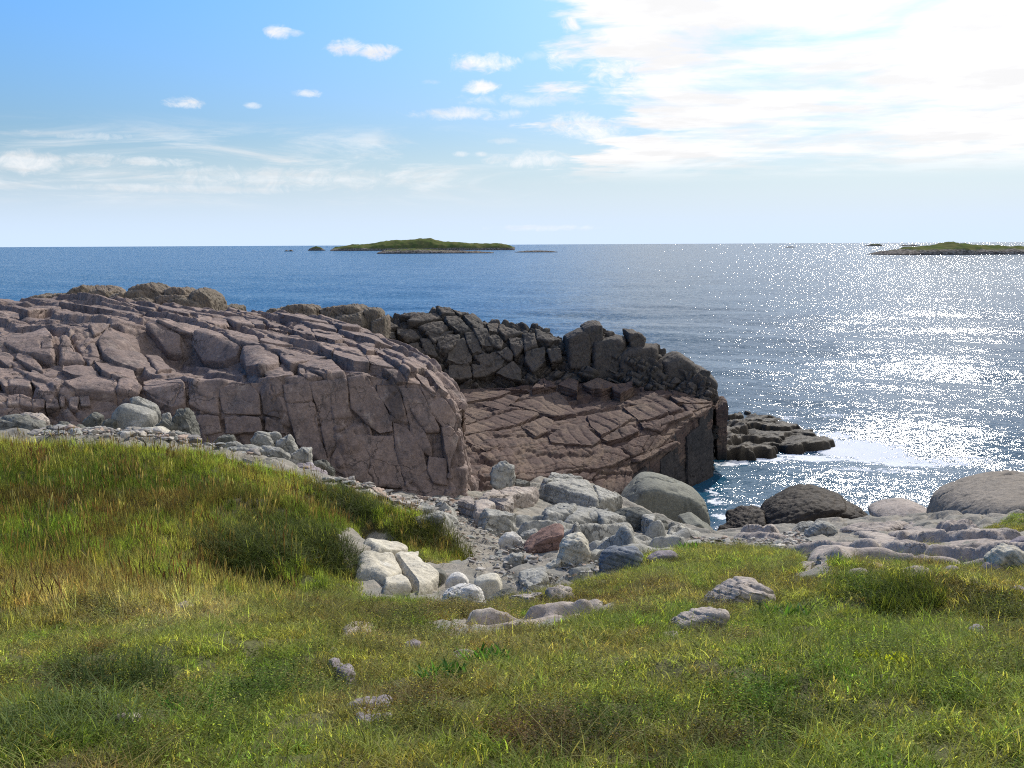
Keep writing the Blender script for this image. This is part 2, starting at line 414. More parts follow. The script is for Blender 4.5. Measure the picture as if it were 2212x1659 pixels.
M_pink = rock_mat('pink_granite', (.190, .146, .130), (.268, .202, .172), (.150, .128, .124), (.38, .31, .262), .5, (.085, .072, .070), .75, fscale=.75)
M_dark = rock_mat('dark_rock', (.085, .078, .07), (.115, .098, .083), (.145, .12, .10), (.20, .185, .14), .28, (.045, .044, .042), .5, wet=((.05, .045, .038), 0.6))
M_slab = rock_mat('brown_slab_rock', (.100, .068, .058), (.140, .096, .077), (.082, .061, .055), (.20, .155, .122), .4, (.045, .037, .035), .7, band=((-.25, -.2, 1.3), 2.2, (.20, .145, .105), .6), wet=((.035, .032, .03), 0.9))
M_bigb = rock_mat('smooth_brown_grey_rock', (.24, .205, .165), (.285, .245, .20), (.21, .185, .155), None, 0, (.11, .098, .085), .55, bump=.45, hair=.5)
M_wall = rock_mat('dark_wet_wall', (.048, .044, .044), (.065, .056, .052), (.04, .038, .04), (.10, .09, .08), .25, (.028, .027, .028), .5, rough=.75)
M_grey = rock_mat('grey_green_rock', (.29, .282, .25), (.38, .365, .32), (.215, .215, .195), (.52, .50, .45), .6, (.075, .077, .072), .6)
M_mossy = rock_mat('mossy_grey_rock', (.135, .135, .115), (.19, .185, .16), (.105, .108, .095), (.33, .32, .28), .55, (.042, .045, .042), .7)
M_cream = rock_mat('cream_rock', (.50, .455, .36), (.58, .54, .44), (.40, .375, .31), (.62, .60, .54), .5, (.18, .175, .15), .5)
M_white = rock_mat('white_rock', (.58, .55, .49), (.66, .63, .58), (.50, .48, .44), (.70, .68, .64), .4, (.16, .16, .155), .45)
M_boul = rock_mat('smooth_green_grey_rock', (.20, .20, .165), (.245, .24, .195), (.18, .18, .155), None, 0, (.10, .105, .09), .55, bump=.45, hair=.6)
M_olive = rock_mat('olive_rock', (.165, .14, .108), (.205, .165, .13), (.135, .118, .095), (.26, .22, .16), .4, (.055, .05, .038), .6)
M_wetbrown = rock_mat('dark_brown_rock', (.048, .040, .032), (.07, .056, .042), (.04, .034, .03), (.15, .12, .085), .25, (.024, .021, .019), .65, rough=.7, wet=((.04, .033, .025), .8))
M_pale = rock_mat('pale_pink_rock', (.335, .282, .245), (.41, .355, .305), (.27, .24, .215), (.50, .46, .40), .5, (.13, .115, .105), .5)
M_red = rock_mat('red_stone', (.20, .125, .10), (.25, .155, .125), (.16, .105, .09), (.32, .22, .18), .35, (.08, .06, .055), .4)
M_purple = rock_mat('purple_grey_stone', (.25, .215, .225), (.31, .27, .275), (.20, .18, .19), (.45, .42, .42), .5, (.11, .10, .10), .4)
M_blue = rock_mat('blue_grey_rock', (.17, .185, .205), (.23, .245, .26), (.14, .15, .16), (.42, .42, .41), .55, (.06, .06, .065), .5)
M_skerry = rock_mat('skerry_rock', (.085, .07, .052), (.115, .095, .07), (.07, .058, .046), (.16, .135, .10), .35, (.04, .034, .028), .65, rough=.6, wet=((.03, .025, .019), .30))

# ------------------------------------------------------------------ the ground
TC = []                                                    # (px, py, z) points the land passes through
def row(pts): TC.extend(pts)
row([(-700, 1750, 8.4), (0, 1659, 8.36), (700, 1659, 8.35), (1400, 1659, 8.34), (2212, 1659, 8.34), (2900, 1750, 8.4)])
row([(-500, 1500, 8.15), (200, 1500, 8.08), (800, 1500, 8.08), (1400, 1500, 8.10), (2000, 1500, 8.12), (2700, 1500, 8.2)])
row([(-300, 1400, 7.95), (100, 1400, 7.85), (500, 1400, 7.75), (900, 1400, 7.65), (1250, 1400, 7.68), (1600, 1400, 7.76), (2000, 1400, 7.82), (2500, 1400, 7.9)])
row([(-300, 1300, 7.75), (100, 1300, 7.55), (500, 1300, 7.35), (800, 1320, 7.15), (1000, 1325, 7.0), (1150, 1315, 7.0), (1400, 1300, 7.2), (1700, 1300, 7.35), (2100, 1300, 7.42), (2500, 1300, 7.6)])
row([(-300, 1200, 7.6), (0, 1200, 7.45), (300, 1200, 7.28), (560, 1200, 7.05), (700, 1240, 6.9), (780, 1270, 6.75), (900, 1275, 6.6), (1000, 1290, 6.55), (1120, 1265, 6.5), (1250, 1245, 6.5), (1450, 1205, 6.5), (1700, 1240, 6.95), (1900, 1230, 6.85), (2150, 1240, 6.95), (2500, 1220, 7.0)])
row([(-300, 1100, 7.5), (0, 1100, 7.42), (300, 1100, 7.25), (500, 1120, 7.0), (640, 1130, 6.75), (760, 1150, 6.45)])
row([(-400, 950, 7.5), (0, 950, 7.4), (300, 964, 7.2), (500, 992, 6.92), (640, 1020, 6.62), (760, 1058, 6.25), (850, 1092, 5.85), (930, 1130, 5.5), (1000, 1175, 5.35)])
# hollow behind the crest, foot of the pink cliff
for (x, y, z) in [(-9.5, 17, 6.75), (-7.5, 17.3, 6.65), (-6, 17.5, 6.5), (-4.5, 17.6, 6.15), (-3.2, 18, 5.6), (-2.2, 19, 5.05), (-11, 21, 6.0), (-7, 21, 5.7), (-4, 21.5, 4.9), (-2, 21.3, 4.6), (-1, 21.6, 4.45), (-14, 17, 6.9), (-16, 23, 6), (-12, 27, 5), (-5, 27, 4.0)]:
    TC.append(('w', x, y, z))
row([(930, 1220, 5.75), (1050, 1225, 5.75), (1150, 1225, 5.65), (1060, 1170, 5.2), (1000, 1130, 5.0), (960, 1090, 4.75), (1100, 1150, 4.95), (1200, 1180, 5.3), (1330, 1200, 5.6), (1290, 1150, 4.8), (1400, 1165, 4.9), (1480, 1170, 5.1), (1560, 1172, 5.0)])
row([(1050, 1105, 4.55), (1150, 1100, 4.35), (1260, 1090, 3.9), (1330, 1120, 4.0), (1430, 1140, 3.9), (1060, 1060, 4.1), (1150, 1045, 3.95), (1230, 1035, 3.55), (1290, 1080, 3.0), (1530, 1150, 3.6)])
for (x, y, z) in [(0, 25.5, 2.6), (2, 28, 1.8), (3.5, 28.5, 1.0), (5, 29, .5), (6.5, 30, -.4), (8, 31, -.8), (-2, 27, 3.2), (-1, 31, 1.2), (3, 33, .0), (-6, 33, 1.5), (7, 25.5, 1.6), (8.5, 26.5, 1.2)]:
    TC.append(('w', x, y, z))
row([(1600, 1175, 4.95), (1700, 1180, 5.2), (1800, 1165, 4.95), (1750, 1130, 3.6), (1900, 1120, 4.1), (1850, 1150, 4.7), (2000, 1130, 4.7), (2060, 1145, 4.95), (1950, 1180, 5.6), (2100, 1170, 5.5), (2150, 1120, 5.1), (2212, 1110, 5.1), (2212, 1170, 5.8), (1750, 1210, 6.15), (1900, 1205, 6.2), (2100, 1205, 6.3), (2212, 1210, 6.45), (2500, 1150, 6.0), (2500, 1090, 5.3)])
for (x, y, z) in [(7, 29, .3), (9, 27, 1.2), (11, 26, 2.0), (10, 30, -.7), (13, 27, 2.0), (12, 31, -.8), (16, 28, 2.0), (18, 33, -.8), (20, 24, 4.4), (24, 30, -.3), (24, 20, 5.5)]:
    TC.append(('w', x, y, z))
for (x, y, z) in [(-12, 2, 8.6), (12, 2, 8.5), (0, -4, 8.5), (-14, -4, 8.7), (14, -4, 8.6), (-16, 10, 7.9), (18, 12, 7.2), (-22, 14, 7.7), (-22, 24, 6.5), (-20, 36, 1), (-8, 40, -1.5), (4, 42, -2), (12, 38, -2.0), (22, 38, -2), (0, 38, -1.2), (-24, 0, 8.8), (24, 0, 8.6), (26, 12, 7.0)]:
    TC.append(('w', x, y, z))
CP = np.array([c[1:] if c[0] == 'w' else PZ(*c) for c in TC], float)
def tps_fit(C, lam=0.02):
    n = len(C); d = np.linalg.norm(C[:, None, :2] - C[None, :, :2], axis=2); K = np.where(d > 0, d * d * np.log(np.maximum(d, 1e-9)), 0) + lam * np.eye(n)
    Q = np.c_[np.ones(n), C[:, :2]]; A = np.block([[K, Q], [Q.T, np.zeros((3, 3))]])
    return np.linalg.solve(A, np.r_[C[:, 2], 0, 0, 0])
_tw = tps_fit(CP)
def terrain_base(x, y):
    x = np.asarray(x, float).ravel(); y = np.asarray(y, float).ravel(); o = np.zeros(len(x))
    for s in range(0, len(x), 20000):
        d = np.hypot(x[s:s + 20000, None] - CP[None, :, 0], y[s:s + 20000, None] - CP[None, :, 1])
        o[s:s + 20000] = np.where(d > 0, d * d * np.log(np.maximum(d, 1e-9)), 0) @ _tw[:-3]
    return o + _tw[-3] + _tw[-2] * x + _tw[-1] * y
MOUNDS = []                                                # x, y, radius, height: tussocks and hollows, filled below
def terrain(x, y, fine=True):
    z = terrain_base(x, y); x = np.asarray(x, float).ravel(); y = np.asarray(y, float).ravel()
    X = np.stack([x, y, 0 * x], 1)
    z = z + 0.09 * fbm(X * 0.7, 3, 3) * sstep(np.hypot(x, y), 1, 4) + 0.035 * fbm(X * 2.6, 3, 4)
    for (mx, my, mr, mh) in MOUNDS:
        r2 = ((x - mx) ** 2 + (y - my) ** 2) / mr ** 2; z = z + mh * np.exp(-r2)
    return z
def tgrid(x0, x1, y0, y1, s, f=terrain):
    xs = np.arange(x0, x1 + s * .5, s); ys = np.arange(y0, y1 + s * .5, s); A, B = np.meshgrid(xs, ys)
    return np.stack([A, B, f(A, B).reshape(A.shape)], 2)
BT0 = bvh_of(tgrid(-26, 26, -4, 44, 0.3))
def land(px, py, bvh=None):
    a, n = cast(bvh or BT0, px, py); return a
for (px, py, r, h) in [(960, 1185, .42, .30), (900, 1160, .5, .22), (600, 1140, .8, .25), (740, 1205, .35, .18), (560, 1228, .55, -.42), (500, 1205, .3, -.30), (750, 1118, .5, -.40), (700, 1225, .3, -.12),
                       (1970, 1300, .5, .20), (1830, 1260, .5, .16), (2160, 1310, .4, .12), (1550, 1440, .5, .08), (230, 1500, .35, -.10), (1650, 1560, .3, -.06), (120, 1560, .4, .10), (950, 1300, .5, .08), (1300, 1380, .6, .06), (2000, 1480, .5, .08), (350, 1420, .5, .08)]:
    a = land(px, py)
    if a is not None: MOUNDS.append((a[0], a[1], r, h))
BT = bvh_of(tgrid(-26, 26, -4, 44, 0.15))
def to_plan(pts):
    out = []
    for (x, y) in pts:
        a = land(x, y, BT)
        if a is None: a = PZ(x, y, 6)
        out.append((a[0], a[1]))
    return np.array(out)
def inside(x, y, poly):
    c = np.zeros(len(x), bool); n = len(poly)
    for i in range(n):
        x1, y1 = poly[i]; x2, y2 = poly[(i + 1) % n]
        if abs(y2 - y1) < 1e-12: continue
        c ^= ((y1 > y) != (y2 > y)) & (x < (x2 - x1) * (y - y1) / (y2 - y1) + x1)
    return c
# where grass grows (outline traced on the ground)
GR = np.concatenate([
    np.array([(-20.0, -2.0), (-20.0, 11.0)]),
    to_plan([(-300, 952), (0, 956), (150, 962), (300, 968), (420, 982), (500, 996), (600, 1016), (700, 1046), (800, 1080), (870, 1108), (930, 1140), (985, 1168), (1005, 1200), (960, 1222), (905, 1205), (860, 1160), (790, 1140), (730, 1150), (735, 1200), (770, 1240), (775, 1290),
             (880, 1296), (960, 1310), (1040, 1318), (1110, 1300), (1190, 1275), (1290, 1250), (1380, 1225), (1440, 1195), (1500, 1178), (1600, 1176), (1680, 1192), (1735, 1215), (1720, 1245), (1800, 1246), (1900, 1232), (2010, 1225), (2100, 1225), (2212, 1232), (2500, 1235)]),
    np.array([(20.0, 10.0), (20.0, -2.0)])])
GR2 = [to_plan([(1790, 1240), (1850, 1212), (2010, 1206), (2060, 1225), (1990, 1245)]), to_plan([(2110, 1150), (2160, 1128), (2212, 1112), (2500, 1080), (2500, 1135), (2212, 1148), (2150, 1160)]), to_plan([(1980, 1185), (2030, 1183), (2030, 1192), (1980, 1194)])]
BARE = [to_plan(p) for p in [[(1120, 1340), (1150, 1318), (1290, 1300), (1330, 1312), (1240, 1338), (1190, 1360), (1110, 1362), (960, 1380), (930, 1352), (1010, 1330)], [(490, 1200), (540, 1216), (630, 1206), (640, 1222), (560, 1238), (505, 1226)], [(722, 1102), (790, 1100), (800, 1124), (735, 1130)]]]
def grass_mask(x, y):
    m = inside(x, y, GR)
    for g in GR2: m |= inside(x, y, g)
    return m
# ground cover patches: colour blobs in the plan, shared by soil and blades
PAL = dict(green=(.195, .262, .055), lime=(.31, .345, .10), olive=(.28, .27, .088), straw=(.44, .38, .22), tan=(.38, .33, .165), rust=(.19, .135, .07), heath=(.085, .115, .036), brown=(.19, .135, .08), deep=(.105, .175, .036), meadow=(.080, .122, .028), mrust=(.096, .074, .034))
PATCH = []
for (px, py, rx, ry, c, w) in [(350, 1080, 700, 95, 'meadow', 1), (120, 1085, 330, 22, 'mrust', .9), (430, 1085, 330, 20, 'mrust', .8), (700, 1075, 200, 22, 'mrust', .6), (250, 1165, 300, 36, 'green', .8), (60, 1190, 160, 40, 'meadow', .8), (560, 1150, 160, 40, 'meadow', .8), (420, 1140, 60, 60, 'olive', .5), (760, 1100, 140, 40, 'meadow', .7),
                               (150, 1255, 260, 30, 'rust', .8), (330, 1310, 260, 45, 'straw', .7), (90, 1310, 170, 50, 'tan', .7), (580, 1285, 200, 40, 'tan', .6), (700, 1330, 160, 40, 'rust', .5), (520, 1370, 220, 45, 'lime', .7), (180, 1420, 260, 60, 'lime', .6), (420, 1340, 120, 30, 'straw', .6), (620, 1270, 90, 30, 'green', .8),
                               (640, 1475, 170, 45, 'deep', .9), (150, 1490, 90, 35, 'heath', .8), (250, 1530, 60, 25, 'brown', .8), (90, 1600, 250, 90, 'green', .8), (520, 1600, 260, 60, 'green', .8), (1000, 1330, 200, 30, 'brown', .7), (900, 1345, 60, 22, 'heath', .6), (1050, 1390, 260, 30, 'tan', .7), (930, 1500, 260, 45, 'tan', .65), (850, 1440, 120, 30, 'olive', .8),
                               (1240, 1520, 220, 50, 'olive', .6), (1330, 1440, 160, 35, 'tan', .4), (1290, 1600, 200, 26, 'brown', .95), (1100, 1625, 120, 22, 'rust', .6), (1350, 1570, 120, 25, 'heath', .8), (1020, 1590, 160, 50, 'green', .6), (1640, 1520, 300, 60, 'deep', .8), (1840, 1560, 120, 34, 'heath', .9), (1500, 1345, 240, 40, 'green', .9), (1340, 1260, 180, 25, 'olive', .7), (1480, 1195, 160, 18, 'lime', .6),
                               (1270, 1290, 100, 16, 'rust', .7), (1560, 1325, 110, 26, 'brown', .7), (1620, 1255, 70, 14, 'rust', .6), (1850, 1262, 80, 28, 'deep', 1), (1700, 1360, 200, 40, 'green', .8), (2000, 1310, 110, 40, 'olive', .6), (2140, 1320, 70, 40, 'heath', .8), (2050, 1260, 130, 16, 'tan', .6), (1960, 1420, 300, 50, 'green', .7), (2050, 1440, 120, 30, 'heath', .6), (1780, 1365, 60, 18, 'brown', .6), (2130, 1590, 260, 90, 'lime', .85), (1700, 1640, 260, 40, 'lime', .6), (1560, 1400, 80, 16, 'brown', .7), (2120, 1480, 100, 40, 'lime', .6), (1150, 1470, 200, 40, 'olive', .6), (2180, 1250, 60, 18, 'rust', .6)]:
    a = land(px, py, BT); b1 = land(px + rx, py, BT); b2 = land(px, py + ry, BT); b3 = land(px, py - ry, BT)
    if a is None or b1 is None or b2 is None: continue
    far = np.linalg.norm((b3 if b3 is not None else a)[:2] - a[:2])
    PATCH.append((a[0], a[1], max(abs(b1[0] - a[0]), .15), max(.5 * (np.linalg.norm(b2[:2] - a[:2]) + min(far, 3)), .12), np.array(PAL[c]), w, c))
def cover(x, y):
    """colour of the ground cover at x, y and how much of it is heath"""
    X = np.stack([x, y, 0 * x], 1)
    n1, n2, n3 = fbm(X * .9, 4, 50), fbm(X * 2.4, 4, 60), fbm(X * 5.5, 3, 70)
    c = np.array(PAL['green']) + 0 * X
    def mixc(c, name, f): f = np.clip(f, 0, 1)[:, None]; return c * (1 - f) + np.array(PAL[name]) * f
    c = mixc(c, 'olive', sstep(n1, -.2, .35)); c = mixc(c, 'lime', sstep(n2, .0, .45) * .6); c = mixc(c, 'tan', sstep(-n1 + .5 * n3, .12, .5) * .75)
    heath = np.zeros(len(x))
    wx, wy = x + .35 * n2 * 1.6, y + .35 * n3 * 1.6
    for (px, py, rx, ry, col, w, nm) in PATCH:
        g = w * sstep(1.25 + .6 * n3 - np.hypot((wx - px) / rx, (wy - py) / ry), 0, .75)
        c = c * (1 - g[:, None]) + col * g[:, None]
        heath = heath * (1 - g) + g * (1.0 if nm in ('heath', 'brown', 'deep') else 0)
    c = mixc(c, 'heath', sstep(n3 + .5 * n2, .28, .55) * .55); heath = np.maximum(heath, sstep(n3 + .5 * n2, .3, .55) * .6)
    c = mixc(c, 'rust', sstep(n2 - .6 * n1, .35, .6) * .6)
    return c, heath

def build_ground():
    s = 0.075
    G = tgrid(-26, 26, -4, 44, s); x, y = G[..., 0].ravel(), G[..., 1].ravel(); z = G[..., 2].ravel().copy()
    m = grass_mask(x, y).astype(float)
    M = m.reshape(G.shape[:2])
    for _ in range(3):
        M[1:-1, 1:-1] = (M[:-2, 1:-1] + M[2:, 1:-1] + M[1:-1, :-2] + M[1:-1, 2:] + 2 * M[1:-1, 1:-1]) / 6
    m = M.ravel()
    m = m * np.where(inside(x, y, BARE[0]), .15, 1)
    peat = (inside(x, y, BARE[1]) | inside(x, y, BARE[2])).astype(float)
    X = np.stack([x, y, z], 1)
    # bedrock and rubble where no turf grows
    d, h1, h2, D3 = joints(X, [(.8, -.5, .1), (.5, .8, .1), (-.1, .1, 1)], (.55, .4, .5), 5, .8, .2)
    rk = (h1 - .5) * .12 + .06 * sstep(d, 0, .09) + .05 * fbm(X * 3, 3, 8) - .06
    z = z + (1 - m) * rk + m * .02 * fbm(X * 9, 2, 9)
    c, _ = cover(x, y); c = c * (1 - peat[:, None]) + np.array((.022, .016, .011)) * peat[:, None]
    V = np.stack([x, y, z], 1)
    mat, t = new_mat('ground_cover')
    pos = t.node('ShaderNodeNewGeometry').outputs['Position']
    tint = t.node('ShaderNodeAttribute', attribute_name='tint').outputs['Color']; turf = t.node('ShaderNodeAttribute', attribute_name='turf').outputs['Fac']
    n = t.noise(pos, 55, 5, .7); nb = t.noise(pos, 7, 6, .7, .4); nc = t.noise(pos, 1.7, 5, .6)
    soil = t.mix(t.ss(n, .3, .7), (.035, .028, .016), tint)
    soil = t.mix(.6, soil, (.055, .045, .022))
    stone = t.mix(t.ss(nc, .4, .6), (.26, .235, .195), (.21, .20, .17)); stone = t.mix(t.ss(nb, .5, .7), stone, (.36, .32, .265)); stone = t.mix(t.m('MULTIPLY', t.ss(n, .55, .75), .6), stone, (.10, .09, .08))
    col = t.mix(t.ss(t.m('ADD', turf, t.m('MULTIPLY', t.m('SUBTRACT', nb, .5), .8)), .35, .6), stone, soil)
    b = t.node('ShaderNodeBump', {'Height': t.m('ADD', t.m('MULTIPLY', n, .02), t.m('MULTIPLY', nb, .06)), 'Strength': .6, 'Distance': 1.0})
    p = t.node('ShaderNodeBsdfPrincipled', {'Base Color': col, 'Roughness': .9, 'Normal': b.outputs[0]}); p.inputs['Specular IOR Level'].default_value = .2
    o = t.node('ShaderNodeOutputMaterial'); t.l.new(p.outputs[0], o.inputs[0])
    g = mesh_obj('ground', V, grid_faces(*G.shape[:2]), mat, attrs={'tint': ('FLOAT_COLOR', np.c_[c, np.ones(len(c))]), 'turf': ('FLOAT', m)})
    tag(g, 'grassy ground sloping down to the rocky shore', 'ground', kind='structure')
    return g
build_ground()
print('ground', time.time() - T0)

# ------------------------------------------------------------------ the sea
def build_sea():
    r = [14.0]
    while r[-1] < 70000:
        q = r[-1]; r.append(q + max(.16, q * .0035) if q < 160 else q * 1.045)
    r = np.array(r); a = np.linspace(R(-100), R(100), 700)
    A, B = np.meshgrid(a, r); x = (B * np.sin(A)).ravel(); y = (B * np.cos(A)).ravel(); z = 0 * x
    g = np.random.default_rng(3)
    amp = sstep(B.ravel(), 900, 60)
    for k in range(34):
        L = .9 * 1.115 ** k if k < 28 else 16 + k * .5
        th = R(207) + g.normal(0, .55); ph = g.uniform(0, 6.28)
        s = np.maximum(0, 1 - (B.ravel() * .0045 * 2.5) / L) if L < 8 else 1
        z += s * amp * L * .0027 * np.sin(2 * math.pi / L * (x * math.sin(th) + y * math.cos(th)) + ph + 1.2 * fbm(np.stack([x * .05, y * .05, 0 * x], 1), 2, k))
    foam = np.zeros(len(x)); X = np.stack([x, y, 0 * x], 1)
    for (px, py, rx, ry, w) in [(1850, 965, 130, 24, 1.0), (1960, 985, 110, 14, .8), (1750, 985, 90, 9, .9), (1650, 985, 90, 7, .7), (1800, 940, 60, 10, .6), (2080, 985, 80, 8, .45), (1560, 1110, 26, 12, .6), (1655, 1092, 36, 14, .8), (1620, 1115, 60, 14, .6), (1545, 1060, 14, 24, .5), (1560, 1145, 24, 10, .5), (1720, 978, 60, 7, 1.0), (1660, 988, 50, 7, .9), (1800, 958, 30, 9, 1.0), (1590, 995, 50, 8, .7), (1640, 1098, 40, 10, .9), (1540, 1075, 10, 14, .7), (1790, 905, 40, 6, .4), (1700, 905, 40, 5, .4), (1900, 1010, 200, 8, .35)]:
        c = PZ(px, py, 0); e = PZ(px + rx, py, 0); f1 = PZ(px, py - ry, 0)
        foam = np.maximum(foam, 1.15 * w * sstep(1.2 - np.hypot((x - c[0]) / abs(e[0] - c[0]), (y - c[1]) / abs(f1[1] - c[1])), 0, .9))
    # surf round the islands
    for (px, py, rx) in [(760, 538, 40), (880, 547, 70), (1010, 545, 60), (2090, 551, 160), (628, 541, 16)]:
        c = PZ(px, py, 0); e = PZ(px + rx, py, 0); rad = abs(e[0] - c[0])
        foam = np.maximum(foam, .42 * sstep(1.2 - np.hypot((x - c[0]) / rad, (y - c[1]) / (rad * .25)), 0, .9))
    mat, t = new_mat('sea_water')
    pos = t.node('ShaderNodeNewGeometry'); Pn = pos.outputs['Position']; N = pos.outputs['Normal']
    def slope(scale, amp_, det, st=(1, 1, 1)):
        n = t.noise(t.v('MULTIPLY', Pn, st), scale, det, .6, .2, True)
        return t.v('SCALE', t.v('SUBTRACT', n, (.5, .5, .5)), amp_)
    gust = t.noise(t.v('MULTIPLY', Pn, (.35, 1.0, 1)), .035, 4, .6)
    s = t.v('ADD', slope(.5, .13, 3, (.6, 1, 1)), t.v('ADD', slope(2.2, .56, 3, (.6, 1, 1)), t.v('ADD', slope(7.0, .66, 3, (.7, 1, 1)), slope(22.0, .78, 2))))
    far = t.ss(t.v('LENGTH', Pn), 35, 420, .88, 1.25)
    s = t.v('SCALE', s, t.m('MULTIPLY', far, t.ss(gust, .3, .7, .9, 1.1)))
    s = t.v('ADD', t.v('MULTIPLY', s, (1, 1, 0)), (0, -.155, 0))
    nrm = t.v('NORMALIZE', t.v('ADD', N, s))
    foamA = t.node('ShaderNodeAttribute', attribute_name='foam').outputs['Fac']
    fn = t.noise(Pn, 1.1, 9, .72, .5)
    fn2 = t.noise(Pn, 4.2, 6, .7, 1.2)
    fq = t.m('ADD', foamA, t.m('ADD', t.m('MULTIPLY', t.m('SUBTRACT', fn, .5), 3.6), t.m('MULTIPLY', t.m('SUBTRACT', fn2, .5), 3.2)))
    fm = t.m('MULTIPLY', t.ss(fq, .42, .62), t.ss(foamA, .02, .2))
    body = t.mix(t.ss(gust, .35, .65), (.010, .064, .118), (.018, .082, .142))
    p = t.node('ShaderNodeBsdfPrincipled', {'Base Color': body, 'Roughness': .065, 'IOR': 1.33, 'Normal': nrm})
    fb = t.node('ShaderNodeBump', {'Height': t.m('ADD', fn2, t.noise(Pn, 13, 5, .7)), 'Strength': .2, 'Distance': .10})
    f = t.node('ShaderNodeBsdfDiffuse', {'Color': (.93, .94, .95), 'Roughness': .5, 'Normal': fb.outputs[0]})
    mx = t.node('ShaderNodeMixShader', {0: fm}); t.l.new(p.outputs[0], mx.inputs[1]); t.l.new(f.outputs[0], mx.inputs[2])
    o = t.node('ShaderNodeOutputMaterial'); t.l.new(mx.outputs[0], o.inputs[0])
    nr, nc = len(r), len(a)
    se = mesh_obj('sea', np.stack([x, y, z], 1), grid_faces(nr, nc)[:, ::-1], mat, attrs={'foam': ('FLOAT', foam)})
    tag(se, 'open blue sea glittering under the sun', 'sea', kind='structure')
build_sea()
print('sea', time.time() - T0)
# ------------------------------------------------------------------ bedrock headlands
SEED = [100]
def seed(): SEED[0] += 17; return SEED[0]
def core_mesh(name, G, mat, parent, style, axes, size, groove=.10, offs=.16, rnd=.12, rw=.14, jit=.75, warp=.12, sd=1, second=None, amp=1.0, bed=None):
    n = grid_normals(G); X = G.reshape(-1, 3); n = n.reshape(-1, 3)
    if (n[:, 2].mean()) < 0: n = -n
    d, h1, h2, D3 = joints(X, axes, size, sd, jit, warp)
    disp = offs * (h1 - .5) * 2 - groove * np.exp(-(d / .035) ** 2) - rnd * (1 - sstep(d, 0, rw))
    if second:
        d2, g1, g2, _ = joints(X + 5, axes, second, sd + 50, .9, .2)
        disp += offs * .4 * (g1 - .5) * 2 - groove * .55 * np.exp(-(d2 / .025) ** 2) - rnd * .35 * (1 - sstep(d2, 0, rw * .5))
    if bed:
        T, sp, am = bed; w = fbm(X * .5, 4, sd + 70); w2 = fbm(X * 1.7, 3, sd + 71)
        t = (X[:, 0] * T[0] + X[:, 1] * T[1]) / sp + .55 * w + .12 * w2; f = t - np.floor(t); kk = .10
        c = _h(np.floor(t).astype(np.int64), np.zeros(len(t), np.int64), np.zeros(len(t), np.int64), sd)
        up = np.clip(n[:, 2], 0, 1) ** .5
        disp += am * up * (.35 + .9 * c) * (np.where(f < kk, sstep(f, 0, kk), 1 - (f - kk) / (1 - kk)) - .5)
    disp += surf_disp(X, style, 1.0, sd)
    V = X + n * (disp * amp)[:, None]
    o = mesh_obj(name, V, grid_faces(G.shape[0], G.shape[1]), mat)
    adopt(o, parent); return o
def rows_px(rows): return [[P(*c) for c in r] for r in rows]

